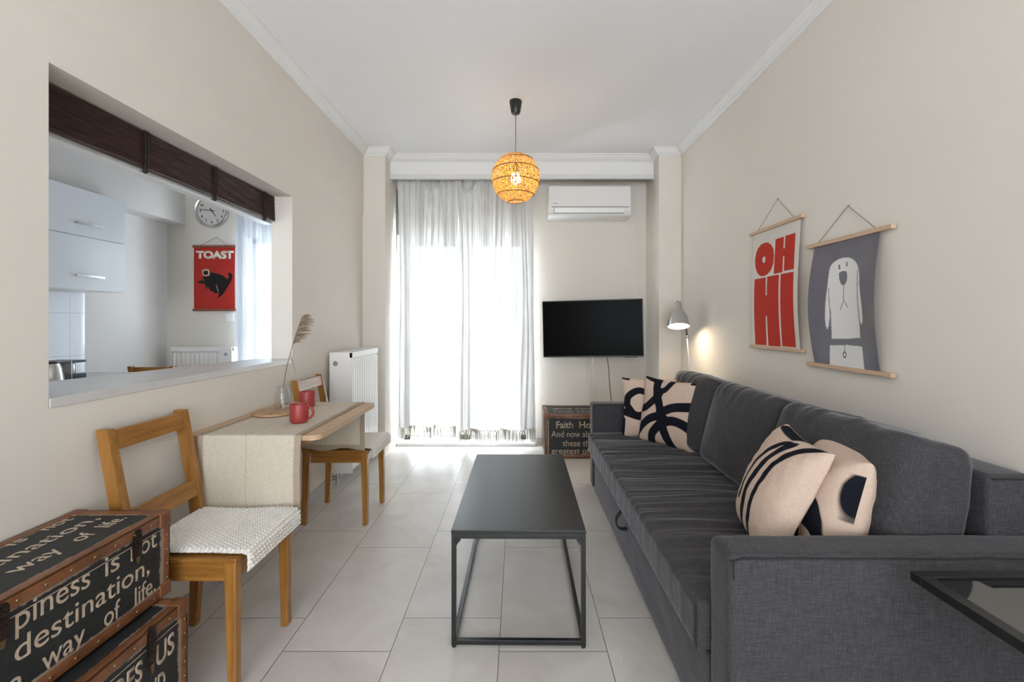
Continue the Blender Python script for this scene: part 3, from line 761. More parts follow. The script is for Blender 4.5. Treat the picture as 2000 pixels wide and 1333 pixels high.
# ------------------------------------------------------------------ posters
def poster(name, label, X, yc, ztop, zbot, wp, wb, barr, bow, matp, sdf, apex, ends, barmat, thick=.0, flip=False, nrm=-1, axis='X', grid=(200, 280)):
    t = thing(name, label, 'poster', (X, yc, zbot) if axis == 'X' else (yc, X, zbot))
    def W3(a, off, z): return Vector((X+off*nrm, a, z)) if axis == 'X' else Vector((a, X+off*nrm, z))
    y0, y1 = yc-wp/2, yc+wp/2
    nu, nv = grid
    def P(u, v):
        a = y0+(y1-y0)*u; z = zbot+.008+(ztop-zbot-.016)*v
        return W3(a, .016+bow(u, v), z)
    bm = sheet(nu, nv, P); o = obj('print', bm, matp, t, smooth=True)
    PP = np.array([[y0+(y1-y0)*(i/nu), zbot+.008+(ztop-zbot-.016)*(j/nv)] for i in range(nu+1) for j in range(nv+1)])
    for an, vals in sdf(PP).items(): attr(o, an, vals)
    so = o.modifiers.new('thickness', 'SOLIDIFY'); so.thickness = .0008
    for z in (ztop, zbot):
        bm = BM(); a, b = yc+wb[0], yc+wb[1]
        lo = W3(a, .004, z-barr); hi = W3(b, .026, z+barr)
        box(bm, min(lo.x, hi.x), max(lo.x, hi.x), min(lo.y, hi.y), max(lo.y, hi.y), min(lo.z, hi.z), max(lo.z, hi.z), .002)
        br = obj('rail', bm, barmat, t)
    bm = BM(); A = W3(yc+apex[0], .006, apex[1])
    tube(bm, [W3(yc+ends[0], .014, ztop+barr), A, W3(yc+ends[1], .014, ztop+barr)], .0018, 6)
    bmesh.ops.create_icosphere(bm, subdivisions=2, radius=.004, matrix=Matrix.Translation(W3(yc+apex[0], .004, apex[1])))
    obj('hanging_cord', bm, M['cord'], t)
    return t
O_out = [(2.857, 1.659), (2.848, 1.70), (2.825, 1.729), (2.79, 1.746), (2.751, 1.75), (2.71, 1.745), (2.673, 1.722), (2.650, 1.695), (2.641, 1.650), (2.645, 1.61), (2.668, 1.572), (2.705, 1.552), (2.75, 1.545), (2.79, 1.552), (2.826, 1.575), (2.85, 1.615)]
O_in = [(2.77, 1.651), (2.762, 1.662), (2.751, 1.667), (2.74, 1.662), (2.733, 1.648), (2.74, 1.630), (2.751, 1.625), (2.763, 1.632)]
H1 = [(2.633, 1.75), (2.549, 1.75), (2.548, 1.682), (2.535, 1.682), (2.536, 1.751), (2.442, 1.751), (2.439, 1.553), (2.533, 1.553), (2.535, 1.637), (2.548, 1.637), (2.547, 1.547), (2.635, 1.547)]
H2 = [(2.854, 1.535), (2.720, 1.536), (2.719, 1.427), (2.705, 1.427), (2.705, 1.538), (2.581, 1.538), (2.578, 1.125), (2.705, 1.123), (2.705, 1.302), (2.719, 1.302), (2.724, 1.125), (2.854, 1.123)]
I1 = [(2.563, 1.539), (2.440, 1.539), (2.436, 1.128), (2.563, 1.128)]
def sd_oh(P):
    d = np.maximum(sd_poly(P, O_out), -sd_poly(P, O_in))
    for q in (H1, H2, I1): d = np.minimum(d, sd_poly(P, q))
    return {'ink': d}
poster('poster', 'cream poster with big red letters OH HI on ash hanger rails, right wall', XR, 2.645, 1.828, 1.112, .485, (-.268, .272), .009,
       lambda u, v: .012*math.sin(PI*v)*(1-u*.6)+.004*math.sin(5*v), M['oh'], sd_oh, (-.017, 1.984), (-.185, .185), M['oakbar'], grid=(260, 380))
head = [(2.153, 1.187), (2.156, 1.339), (2.161, 1.302), (2.169, 1.247), (2.178, 1.231), (2.187, 1.250), (2.190, 1.284), (2.188, 1.340), (2.183, 1.39), (2.177, 1.432), (2.172, 1.48), (2.165, 1.514), (2.156, 1.532), (2.143, 1.546), (2.125, 1.555), (2.105, 1.561), (2.08, 1.564), (2.056, 1.561), (2.034, 1.556), (2.016, 1.547), (2.003, 1.536), (1.993, 1.52), (1.986, 1.505), (1.982, 1.489), (1.980, 1.46), (1.979, 1.434), (1.974, 1.40), (1.968, 1.366), (1.961, 1.33), (1.957, 1.291), (1.957, 1.27), (1.961, 1.257), (1.968, 1.258), (1.974, 1.274), (1.979, 1.30), (1.984, 1.34), (1.974, 1.198), (2.056, 1.19)]
bodyp = [(2.166, 1.154), (2.056, 1.162), (1.964, 1.159), (1.955, 1.050), (2.174, 1.050)]
nosep = [(2.109, 1.495), (2.10, 1.501), (2.085, 1.503), (2.067, 1.501), (2.059, 1.495), (2.057, 1.467), (2.063, 1.450), (2.072, 1.440), (2.085, 1.436), (2.097, 1.445), (2.106, 1.465)]
def sd_dog(P):
    w = np.minimum(sd_poly(P, head), sd_poly(P, bodyp))
    rag = np.array([noise.noise(Vector((p[0]*190, p[1]*190, 0))) for p in P])*.0035
    w = w+rag
    d = sd_poly(P, nosep)
    for s, wd in (([(2.08, 1.438), (2.08, 1.367)], .004), ([(2.08, 1.367), (2.1, 1.323)], .004), ([(2.08, 1.367), (2.054, 1.335)], .004),
                  ([(1.991, 1.50), (1.993, 1.43), (1.990, 1.367), (1.982, 1.299), (1.974, 1.250)], .005), ([(2.169, 1.431), (2.166, 1.376), (2.160, 1.302)], .004),
                  ([(2.105, 1.530), (2.105, 1.517)], .010), ([(2.059, 1.537), (2.059, 1.526)], .010), ([(2.074, 1.165), (2.074, 1.128)], .004)):
        d = np.minimum(d, sd_stroke(P, s, wd)+rag*.5)
    ring = np.abs(np.linalg.norm((P-np.array([2.074, 1.116]))/np.array([1, 1.35]), axis=1)-.009)-.003
    return {'white': w, 'dark': np.minimum(d, ring)}
def dogbow(u, v):
    w = .5+.5*math.cos(2*PI*v)      # rails hold top and bottom
    return .030*math.sin(PI*v)**1.0*(abs(2*u-1)**2) + .010*math.sin(PI*v)*(u) + .006*math.exp(-((u-.28)**2/.02+(v-.9)**2/.006)) + .006*math.exp(-((u-.72)**2/.02+(v-.86)**2/.01)) - .004*math.sin(PI*v)
poster('poster', 'dark grey poster of a drawn white long-eared dog on wider ash hanger rails, right wall', XR, 2.077, 1.652, 1.052, .412, (-.272, .262), .0095,
       dogbow, M['dog'], sd_dog, (-.010, 1.800), (-.18, .185), M['oakbar'], grid=(230, 330))
# kitchen poster
KPX, KPZ0, KPZ1, KPW = -3.008, 1.383, 2.012, .405
def kp(x, y): return (KPX-KPW/2+(x-85)/295*KPW, KPZ1-(y-455)/460*(KPZ1-KPZ0))
catp = [kp(*q) for q in [(112, 712), (128, 705), (142, 703), (145, 688), (158, 670), (200, 650), (205, 640), (235, 648), (270, 655), (300, 668), (322, 690), (333, 688), (337, 672), (330, 655), (338, 645), (355, 650), (364, 665), (362, 690), (350, 715), (335, 738), (318, 765), (300, 795), (280, 815), (256, 830), (262, 812), (266, 795), (250, 792), (236, 796), (228, 788), (205, 775), (192, 760), (188, 745), (180, 752), (176, 770), (168, 755), (170, 738), (155, 725), (148, 722), (130, 724), (118, 722)]]
toastp = [kp(*q) for q in [(145, 625), (170, 618), (195, 622), (200, 645), (197, 668), (160, 672), (146, 655)]]
facep = [kp(*q) for q in [(158, 632), (182, 630), (190, 645), (184, 660), (160, 662), (152, 648)]]
def sd_cat(P):
    st = np.minimum(sd_stroke(P, [kp(*q) for q in [(247, 735), (254, 760), (262, 785)]], .005), sd_stroke(P, [kp(*q) for q in [(152, 690), (160, 705)]], .004))
    return {'black': sd_poly(P, catp), 'cream': np.minimum(sd_poly(P, toastp), st), 'dot': sd_poly(P, facep)}
kpt = poster('kitchen_poster', 'red poster lettered TOAST with a black cat, hanging in the kitchen below the clock', KY, KPX, KPZ1, KPZ0, KPW, (-.213, .213), .012,
       lambda u, v: .003*math.sin(PI*v), M['cat'], sd_cat, (.01, 2.105), (-.14, .125), M['redbar'], axis='Y', grid=(180, 260))
FM = frameM((0, KY-.0185, 0), (1, 0, 0), (0, 0, 1))
bm = text_bm('TOAST', kp(100, 0)[0], kp(371, 0)[0], kp(0, 540)[1], None, FM, .055, .0012, cap=kp(0, 487)[1]-kp(0, 540)[1], space=.97)
obj('lettering', bm, M['cream_ink'], kpt)

# ------------------------------------------------------------------ kitchen clock
ck = thing('wall_clock', 'round metal-rimmed wall clock with dark numerals on the kitchen wall', 'clock', (-3.032, KY, 2.365))
CM = Matrix.Translation((-3.032, KY, 2.365)) @ Matrix.Rotation(PI/2, 4, 'X')
bm = lathe(BM(), [(0, 0), (.162, 0), (.170, .012), (.168, .034), (.158, .042), (.146, .036), (.143, .022)], n=64); obj('rim', xf(bm, CM), M['chrome'], ck, smooth=40)
bm = lathe(BM(), [(0, .020), (.146, .020), (.146, .018), (0, .018)], n=64); obj('dial', xf(bm, CM), M['dial'], ck)
bm = BM()
for h in range(1, 13):
    a = PI/2-h*PI/6; cx, cy = .112*math.cos(a), .112*math.sin(a); w = .028 if h > 9 else .015
    merge(bm, text_bm(str(h), cx-w/2, cx+w/2, cy-.0125, None, Matrix.Translation((0, 0, .0203)), .02, .0008, cap=.025))
for k in range(60):
    a = k*PI/30; p = Vector((math.cos(a), math.sin(a), 0)); beam(bm, p*.134+Vector((0, 0, .0207)), p*.140+Vector((0, 0, .0207)), .002, .0006, side=Vector((0, 0, 1)).cross(p))
obj('numerals', xf(bm, CM), M['dark_plastic'], ck)
def hand(deg, L, w, z):
    a = math.radians(90-deg); p = Vector((math.cos(a), math.sin(a), 0))
    return xf(beam(BM(), p*-.03+Vector((0, 0, z)), p*L+Vector((0, 0, z)), w, .001, w*.5, .001, side=Vector((0, 0, 1)).cross(p)), CM)
obj('hour_hand', hand(144, .075, .010, .024), M['dark_plastic'], ck)
obj('minute_hand', hand(277, .125, .007, .026), M['dark_plastic'], ck)

# ------------------------------------------------------------------ kitchen furniture
wc = thing('wall_cabinet', 'glossy white kitchen wall cabinet with two lift-up doors above the toaster', 'cabinet', (-3.33, 3.32, 1.497))
bm = BM(); box(bm, KX, -3.19, 3.02, 3.635, 1.50, 2.235, .001); obj('body', bm, M['white'], wc)
for z0_, z1_, hz in ((1.502, 1.888, 1.600), (1.892, 2.233, 1.978)):
    bm = BM(); box(bm, -3.189, -3.17, 3.022, 3.633, z0_, z1_, .0015); d = obj('door', bm, M['gloss_white'], wc)
    bm = BM(); y0_, y1_ = 3.21, 3.43
    tube(bm, [(-3.17, y0_+.01, hz), (-3.15, y0_+.012, hz)], .005, 8); tube(bm, [(-3.17, y1_-.01, hz), (-3.15, y1_-.012, hz)], .005, 8)
    def hp(u, v): return Vector((-3.148+.008*math.sin(PI*u), y0_+(y1_-y0_)*u, hz-.009+.018*v*(1-.35*math.sin(PI*u))+.003*math.sin(PI*u)))
    for off in (0, .004): merge(bm, xf(sheet(20, 2, hp), Matrix.Translation((off, 0, 0))))
    obj('handle', bm, M['chrome'], d, smooth=40)
bm = BM(); box(bm, KX+.0005, KX+.008, 1.2, 3.62, .861, 1.499); tag(obj('tile_backsplash', bm, M['splash']), 'glossy white tile backsplash under the kitchen wall cabinet', 'tiles')
bc = thing('base_cabinet', 'white kitchen base cabinet carrying the worktop, below the wall opening', 'cabinet', (-3.18, 2.41, 0))
bm = BM(); box(bm, KX+.01, -2.90, 1.2, 3.62, .08, .82); box(bm, KX+.01, -2.96, 1.2, 3.62, 0, .08); obj('body', bm, M['white'], bc)
for k in range(4):
    bm = BM(); y0_ = 1.2+k*.605; box(bm, -2.90, -2.882, y0_+.002, y0_+.603, .085, .815, .0015); d = obj('door', bm, M['gloss_white'], bc)
    bm = BM(); tube(bm, [(-2.882, y0_+.2, .76), (-2.86, y0_+.2, .76), (-2.86, y0_+.4, .76), (-2.882, y0_+.4, .76)], .005, 8); obj('handle', bm, M['chrome'], d)
bm = BM(); box(bm, KX+.01, -2.87, 1.18, 3.64, .82, .86, .003); tag(obj('worktop', bm, M['marble']), 'pale stone worktop on the kitchen base cabinet', 'worktop')
# coffee machine / toaster
ts = thing('coffee_machine', 'small black coffee machine standing on the kitchen worktop', 'coffee machine', (-3.25, 3.20, .86))
bm = BM(); box(bm, -3.34, -3.14, 3.07, 3.28, .86, .895, .006); box(bm, -3.34, -3.27, 3.07, 3.28, .895, .99, .006); box(bm, -3.34, -3.14, 3.07, 3.28, .975, .992, .006); obj('housing', bm, M['dark_plastic'], ts)
bm = lathe(BM(), [(0, 0), (.032, 0), (.036, .02), (.034, .06), (.03, .075), (0, .075)], (-3.19, 3.20, .897), 24); obj('jug', bm, M['chrome'], ts, smooth=40)
bm = BM(); box(bm, -3.342, -3.138, 3.165, 3.170, .862, .99); obj('trim_strip', bm, M['steel'], ts)
kt = thing('kettle', 'steel kettle beside the coffee machine at the left edge of the kitchen opening', 'kettle', (-3.12, 3.00, .86))
bm = lathe(BM(), [(0, 0), (.072, 0), (.074, .02), (.060, .10), (.05, .128), (.0, .13)], (-3.12, 3.00, .86), 32); obj('body', bm, M['chrome'], kt, smooth=40)
bm = lathe(BM(), [(0, .128), (.048, .128), (.04, .14), (.01, .145), (0, .145)], (-3.12, 3.00, .86), 32); obj('lid', bm, M['dark_plastic'], kt, smooth=40)
bm = tube(BM(), [(-3.12, 2.955, .985), (-3.12, 2.91, .98), (-3.12, 2.90, .93), (-3.12, 2.93, .89)], .008, 8); obj('handle', bm, M['dark_plastic'], kt, smooth=True)
bm = BM(); box(bm, -2.905, -2.825, KY-.01, KY, 1.27, 1.35, .003)
sk = obj('wall_socket', bm, M['white'], smooth=None); tag(sk, 'small white wall socket below the red kitchen poster', 'socket')

# ------------------------------------------------------------------ bamboo blind in the opening
bl = thing('roller_blind', 'dark brown bamboo blind gathered at the top of the wall opening', 'blind', (-1.575, 2.14, 1.91))
bx = -1.562; zt, zb = OZ1-.004, 1.912; nsl = 22
def PB(u, v):
    k = v*nsl; s = abs(math.sin(PI*k)); z = zb+(zt-zb)*v
    return Vector((bx-.006+.007*s+.003*math.sin(u*23+v*40)*.3+.012*(1-v)*.4, OY0+.004+(OY1-OY0-.008)*u, z+.0012*math.sin(u*31+k)))
bm = sheet(60, nsl*6, PB)
box(bm, bx-.03, bx-.012, OY0+.004, OY1-.004, zb+.002, zt)
obj('slats', bm, M['blind'], bl, smooth=60)
for y in (1.887, 2.318, 2.774):
    bm = BM(); box(bm, bx+.001, bx+.005, y-.005, y+.005, zb-.002, zt, .001)
    tube(bm, [(bx+.006, y-.008, zt), (bx+.009, y-.006, (zt+zb)/2), (bx+.006, y-.008, zb-.01)], .0025, 6); tube(bm, [(bx+.006, y+.008, zt), (bx+.010, y+.007, (zt+zb)/2), (bx+.006, y+.004, zb-.01)], .0025, 6)
    c = obj('cord', bm, M['blindcord'], bl)
    bm = BM(); bmesh.ops.create_uvsphere(bm, u_segments=14, v_segments=8, radius=.011, matrix=Matrix.Translation((bx, y, zb-.012))); tube(bm, [(bx-.004, y-.003, zb-.015), (bx-.006, y-.02, zb-.022)], .0012, 5)
    obj('cord_toggle', bm, M['blindcord'], c, smooth=True)
bm = BM(); box(bm, -1.66, -1.60, OY0-.05, OY1+.05, 1.90, 2.10, .004)
tag(obj('blind_cassette', bm, M['white'], smooth=None), 'white boxed rail behind the brown blind on the kitchen side', 'rail')
bm = BM()

# ------------------------------------------------------------------ drop-leaf table
T0, T1, TXE, TZ = 1.95, 2.742, -.862, .775
tb = thing('wall_table', 'pale birch drop-leaf table fixed to the left wall, covered by a runner', 'table', (-1.15, 2.35, .45))
def rounded_rect(x0, x1, y0, y1, r, corners=(0, 1, 1, 0), n=8):
    pts = []
    for (cx, cy, a0, rd) in ((x0+r, y0+r, PI, corners[0]), (x1-r, y0+r, 1.5*PI, corners[1]), (x1-r, y1-r, 0, corners[2]), (x0+r, y1-r, .5*PI, corners[3])):
        if rd:
            for i in range(n+1): pts.append((cx+r*math.cos(a0+i/n*PI/2), cy+r*math.sin(a0+i/n*PI/2)))
        else: pts.append((cx+(-r if cx < (x0+x1)/2 else r), cy+(-r if cy < (y0+y1)/2 else r)))
    return pts
bm = prism(BM(), rounded_rect(-1.33, TXE, T0, T1, .045), Matrix.Identity(4), TZ-.022, TZ); obj('tabletop', bm, M['birch'], tb)
bm = BM(); box(bm, XL, -1.332, T0, T1, TZ-.022, TZ, .002); box(bm, XL, XL+.02, T0+.02, T1-.02, TZ-.12, TZ-.022); obj('wall_shelf', bm, M['birch'], tb)
bm = BM(); box(bm, XL+.02, -1.38, T0+.03, T0+.05, TZ-.09, TZ-.022, .002); obj('bracket', bm, M['birch'], tb)
for y in (2.12, 2.56):
    bm = BM(); poly = [(XL+.02, TZ-.023), (-.93, TZ-.023), (-.93, TZ-.05), (-1.30, TZ-.23), (XL+.02, TZ-.30)]
    prism(bm, poly, Matrix(((1, 0, 0, 0), (0, 0, 1, 0), (0, 1, 0, 0), (0, 0, 0, 1))), y-.009, y+.009); obj('support_wing', bm, M['birch'], tb)
# runner
RX0, RX1 = -1.385, -.935
def runner():
    th = .0016; zt_ = TZ+.0015; segs = []
    path = []
    zb0, zb1 = .415, .485
    for i in range(30): path.append((T0-.010, zb0+(zt_-.012-zb0)*i/29))
    for i in range(1, 6): a = i/6*PI/2; path.append((T0-.010+.010*(1-math.cos(a))*1.0, zt_-.012+.012*math.sin(a)))
    for i in range(61): path.append((T0+(T1-T0)*i/60, zt_))
    for i in range(1, 6): a = i/6*PI/2; path.append((T1+.010*math.sin(a), zt_-.012*(1-math.cos(a))))
    for i in range(24): path.append((T1+.010, zt_-.012-(zt_-.012-zb1)*i/23))
    bm = BM(); nx = 70; G = []; vals = []
    for k, (y, z) in enumerate(path):
        row = []
        for i in range(nx+1):
            u = i/nx; x = RX0+(RX1-RX0)*u
            dz = 0; dy = 0; dx = 0
            if z < zt_-.012:
                h = (zt_-z)/(zt_-zb0); sgn = -1 if y < T0+.1 else 1
                dy = sgn*(.006*math.sin(u*9+1)*h+.004*math.sin(u*21)*h*.5+.003*h); dx = (u-.5)*(-.015)*h + .004*math.sin(h*6+u*3)*h
                if sgn > 0 and k > len(path)-3: dz = .008*math.sin(u*11)
            else: dz = .0006*math.sin(u*40+k*.7)+.0008
            row.append(bm.verts.new((x+dx, y+dy, z+dz)))
            dist_side = min(u, 1-u)*(RX1-RX0); dend = min(k, len(path)-1-k)*.012
            vals.append(1.0 if (dist_side < .026 or dend < .03) else (0.35 if abs(u-.47) < .006 or abs(u-.47-.0) < .004 else 0))
        G.append(row)
    for a, b in zip(G, G[1:]):
        for i in range(nx): bm.faces.new((a[i], a[i+1], b[i+1], b[i]))
    o = obj('table_runner', bm, M['linen'], smooth=True); attr(o, 'hem', vals)
    so = o.modifiers.new('thickness', 'SOLIDIFY'); so.thickness = .0012; so.offset = 1
    return o
tag(origin_to(runner(), (-1.16, 2.35, TZ)), 'natural linen table runner hanging over both ends of the wall table', 'table runner')
SURF = TZ+.0045
# cups
def cup(loc, hrot, label):
    t = thing('mug', label, 'mug', loc, 'red mugs on the table'); x, y, z = loc
    pf = [(0, 0), (.030, 0), (.036, .003), (.041, .012), (.0425, .03), (.0425, .088), (.0415, .090), (.040, .088), (.039, .03), (.036, .012), (0, .007)]
    bm = lathe(BM(), pf, loc, 48); obj('body', bm, M['cup'], t, smooth=50)
    pts = []
    for i in range(15):
        a = -PI/2+PI*i/14; rr = .027
        p = Vector((.041+.024*math.cos(a), 0, .047+rr*math.sin(a))); pts.append(Matrix.Rotation(hrot, 3, 'Z') @ p + Vector(loc))
    obj('handle', tube(BM(), pts, .006, 10), M['cup'], t, smooth=True); return t
cup((-1.062, 2.185, SURF), math.radians(8), 'red stoneware mug with its handle turned right, nearest on the table runner')
cup((-1.205, 2.575, SURF), math.radians(150), 'red stoneware mug farther back on the runner, its handle hidden')
# round board
BX, BY = -1.288, 2.40
sb = thing('serving_board', 'round pale wooden serving board on the table runner under the glass vase', 'board', (BX, BY, SURF))
bm = lathe(BM(), [(0, 0), (.108, 0), (.115, .004), (.115, .011), (.112, .014), (0, .014)], (BX, BY, SURF), 64); obj('disc', bm, M['board'], sb, smooth=30)
bm = lathe(BM(), [(0, .0146), (.008, .0146), (.009, .0142)], (BX+.02, BY-.085, SURF), 16); obj('hanging_hole', bm, M['bar_end'], sb)
VX, VY, VZ = -1.262, 2.415, SURF+.0147
vs = thing('glass_vase', 'small clear glass vase standing on the round board', 'vase', (VX, VY, VZ))
pf = [(0, .0), (.034, .0), (.037, .006), (.037, .085), (.032, .105), (.028, .115), (.029, .135), (.031, .138), (.0285, .136), (.0265, .115), (.030, .104), (.035, .084), (.035, .008), (0, .005)]
obj('glass', lathe(BM(), pf, (VX, VY, VZ), 40), M['vase'], vs, smooth=50)
# reed
rd = thing('reed_stem', 'single dried reed with a feathery plume leaning in the glass vase', 'dried reed', (VX-.012, VY, VZ+.006))
base = Vector((VX-.010, VY-.004, VZ+.008)); tip = Vector((VX+.118, VY-.03, VZ+.50))
def rp(t): 
    p = base.lerp(tip, t); p.x -= .018*math.sin(PI*t)+0.0; return p
obj('stem', tube(BM(), [rp(i/20) for i in range(21)], [.0021-.0009*i/20 for i in range(21)], 6), M['reed'], rd, smooth=True)
bm = BM(); rnd = random.Random(4)
for i in range(46):
    t = .70+.30*i/45; p = rp(t); L = .028+.055*math.sin(PI*min(1, (t-.66)/.36))*rnd.uniform(.7, 1.1)
    d0 = Vector((.75+rnd.uniform(-.25, .35), rnd.uniform(-.35, .35), .75+rnd.uniform(-.2, .2))).normalized()
    pts = [p]; q = p.copy(); d = d0.copy()
    for s in range(7):
        q = q+d*L/7; d = (d+Vector((.14, 0, -.10))).normalized(); pts.append(q.copy())
    tube(bm, pts, [.0012, .0016, .0022, .0026, .0026, .0022, .0014, .0004], 5)
    for s in range(2, 8):
        for k in range(2):
            a = pts[s]; b = a+Vector((rnd.uniform(.2, 1), rnd.uniform(-.5, .5), rnd.uniform(-.6, .3))).normalized()*rnd.uniform(.005, .012)
            tube(bm, [a, b], [.0009, .0002], 3)
obj('plume', bm, M['plume'], rd, smooth=True)
bm = BM()
for k in range(3):
    p = rp(.62-.03*k); tube(bm, [p, p+Vector((.006+.008*k, 0, -.03)), p+Vector((.012+.012*k, 0, -.075-.01*k))], [.0010, .0009, .0003], 4)
obj('dry_leaf', bm, M['reed'], rd)

# ------------------------------------------------------------------ dining chairs
def knit_pad():
    """pad draped over the seat: local x from back to front, folding down at the front"""
    prof = []; L1 = .385; L2 = .052; r = .022; zt_ = .466
    x0_ = -.175
    n1 = 130
    pts = []
    total = L1+r*PI/2+L2; nn = 170
    for i in range(nn+1):
        s = total*i/nn
        if s < L1: pts.append((x0_+s, zt_+.016, 0, 1, s))
        elif s < L1+r*PI/2:
            a = (s-L1)/r; pts.append((x0_+L1+(r)*math.sin(a), zt_+.016-r*(1-math.cos(a)), math.sin(a), math.cos(a), s))
        else: pts.append((x0_+L1+r, zt_+.016-r-(s-L1-r*PI/2), 1, 0, s))
    ny = 150; Wd = .36; bm = BM(); top = []; bot = []
    cell = .0150
    for (x, z, nx_, nz_, s) in pts:
        rt, rb = [], []
        for j in range(ny+1):
            y = -Wd/2+Wd*j/ny
            row = math.floor(s/cell); off = .5*(row % 2)
            h = abs(math.sin(PI*s/cell))**.8 * (.45+.55*abs(math.sin(PI*(y/(cell*1.15)+off)))**.8)
            e = min(1, min(j, ny-j)/5); es = min(1, min(s, total-s)/.012)
            th = (.0115*h+.004)*math.sqrt(max(.0, e))*math.sqrt(max(0, es))+.001
            yy = y*(1+.012*abs(math.sin(PI*s/cell/1.6))*(abs(y)/(Wd/2))**6)
            zz = z+.003*math.sin(s*17+y*11)*(1 if nz_ > .5 else 0)
            if nz_ > .5: zz += 0
            rt.append(bm.verts.new((x+nx_*th, yy, zz+nz_*th-.010*(nz_)))); rb.append(bm.verts.new((x-nx_*.006*e, yy, z-nz_*.006*e-.008*(nz_))))
        top.append(rt); bot.append(rb)
    for i in range(len(pts)-1):
        for j in range(ny):
            bm.faces.new((top[i][j], top[i+1][j], top[i+1][j+1], top[i][j+1])); bm.faces.new((bot[i][j], bot[i][j+1], bot[i+1][j+1], bot[i+1][j]))
        bm.faces.new((top[i][0], bot[i][0], bot[i+1][0], top[i+1][0])); bm.faces.new((top[i][ny], top[i+1][ny], bot[i+1][ny], bot[i][ny]))
    for a, b in ((top[0], bot[0]), (top[-1], bot[-1])):
        for j in range(ny): bm.faces.new((a[j], a[j+1], b[j+1], b[j]))
    return bm
def chair(loc, label, rot=0, group='pine dining chairs'):
    t = thing('dining_chair', label, 'chair', loc, group)
    hw = .19
    def prt(n, bm, m, **k): return obj(n, bm, m, t, world=False, **k)
    for s in (-1, 1):
        y = s*(hw-.018)
        prt('leg', beam(BM(), (.186, y, 0), (.181, y, .452), .032, .028, .038, .040, .003), M['pineZ'])
        bm = BM(); poly = [(-.212, 0), (-.184, 0), (-.165, .25), (-.155, .45), (-.178, .60), (-.235, .90), (-.278, .90), (-.222, .60), (-.203, .45), (-.205, .25)]
        prism(bm, poly, Matrix(((1, 0, 0, 0), (0, 0, 1, 0), (0, 1, 0, 0), (0, 0, 0, 1))), y-.016, y+.016)
        bmesh.ops.bevel(bm, geom=bm.edges[:], offset=.0025, segments=2, affect='EDGES')
        prt('back_post', bm, M['pineZ'])
    for ya in (-hw+.002, hw-.024): prt('side_rail', box(BM(), -.15, .166, ya, ya+.022, .388, .450, .002), M['pineX'])
    prt('front_rail', box(BM(), .172, .194, -hw+.037, hw-.037, .388, .450, .002), M['pineY']); prt('rear_rail', box(BM(), -.185, -.165, -hw+.034, hw-.034, .388, .450, .002), M['pineY'])
    bm = BM(); hexa(bm, [(-.165, -hw, .450), (.204, -hw-.003, .450), (.204, hw+.003, .450), (-.165, hw, .450), (-.165, -hw, .463), (.204, -hw-.003, .466), (.204, hw+.003, .466), (-.165, hw, .463)], .004); prt('seat', bm, M['pineX'])
    for z0_, z1_ in ((.826, .892), (.548, .612)):
        def bxz(z): 
            return -.178+(z-.60)/.30*(-.057) if z > .6 else -.166+(z-.55)/.05*(-.012)
        xa, xb = bxz(z0_), bxz(z1_)
        bm = BM(); o_ = .004
        hexa(bm, [(xa-.024, -hw+.034, z0_), (xa-o_, -hw+.034, z0_), (xa-o_, hw-.034, z0_), (xa-.024, hw-.034, z0_), (xb-.024, -hw+.034, z1_), (xb-o_, -hw+.034, z1_), (xb-o_, hw-.034, z1_), (xb-.024, hw-.034, z1_)], .002)
        prt('back_rail', bm, M['pineY'])
    t.rotation_euler = (0, 0, rot); return t
c1 = chair((-1.158, 1.715, 0), 'varnished pine chair at the near end of the wall table, beside the stacked trunks')
def dup(root, loc, rotz, label, name=None):
    r = root.copy(); COL.objects.link(r); r.location = loc; r.rotation_euler = (0, 0, rotz); r['label'] = label
    for ch in list(root.children):
        c = ch.copy(); COL.objects.link(c); c.parent = r
        for g in ch.children:
            d = g.copy(); COL.objects.link(d); d.parent = c
    return r
dup(c1, (-1.140, 2.99, 0), 0, 'varnished pine chair at the far end of the wall table, in front of the radiator')
dup(c1, (-3.01, 3.96, 0), PI/2, 'pine chair in the kitchen, only its top rail showing above the sill')
p1 = origin_to(obj('seat_pad', knit_pad(), M['soft_white'], smooth=True), (0, 0, 0)); p1.location = (-1.158, 1.722, .004)
tag(p1, 'white chunky-knit seat pad folded over the front of the near chair', 'seat pad', 'knitted seat pads')
p2 = p1.copy(); COL.objects.link(p2); p2.location = (-1.140, 2.997, .004); p2['label'] = 'white chunky-knit seat pad on the far chair by the radiator'

# ------------------------------------------------------------------ coffee table
ct = thing('coffee_table', 'low black rectangular coffee table with an open metal frame', 'table', (.008, 2.247, 0))
CX0, CX1, CY0, CY1, CZ = -.262, .262, 1.747, 2.747, .4585
Mc = Matrix.Translation((.006, 0, 0)) @ Matrix.Translation((0, 2.247, 0)) @ Matrix.Rotation(math.radians(-.5), 4, 'Z') @ Matrix.Translation((0, -2.247, 0))
bm = box(BM(), CX0, CX1, CY0, CY1, CZ-.016, CZ, .0015); obj('tabletop', xf(bm, Mc), M['black'], ct)
w = .018
for x in (CX0+w/2+.001, CX1-w/2-.001):
    for y in (CY0+w/2+.001, CY1-w/2-.001):
        bm = box(BM(), x-w/2, x+w/2, y-w/2, y+w/2, .008, CZ-.017, .001); l = obj('leg', xf(bm, Mc), M['black'], ct)
        bm = lathe(BM(), [(0, 0), (.008, 0), (.008, .008), (0, .008)], (x, y, 0), 16); obj('foot', xf(bm, Mc), M['rubber'], l)
def rail(nm, x0, x1, y0, y1, z0, z1): obj(nm, xf(box(BM(), x0, x1, y0, y1, z0, z1, .001), Mc), M['black'], ct)
for y in (CY0+.001, CY1-w-.001):
    rail('end_rail', CX0+w, CX1-w, y, y+w, .012, .030); rail('end_rail', CX0+w, CX1-w, y, y+w, CZ-.034, CZ-.017)
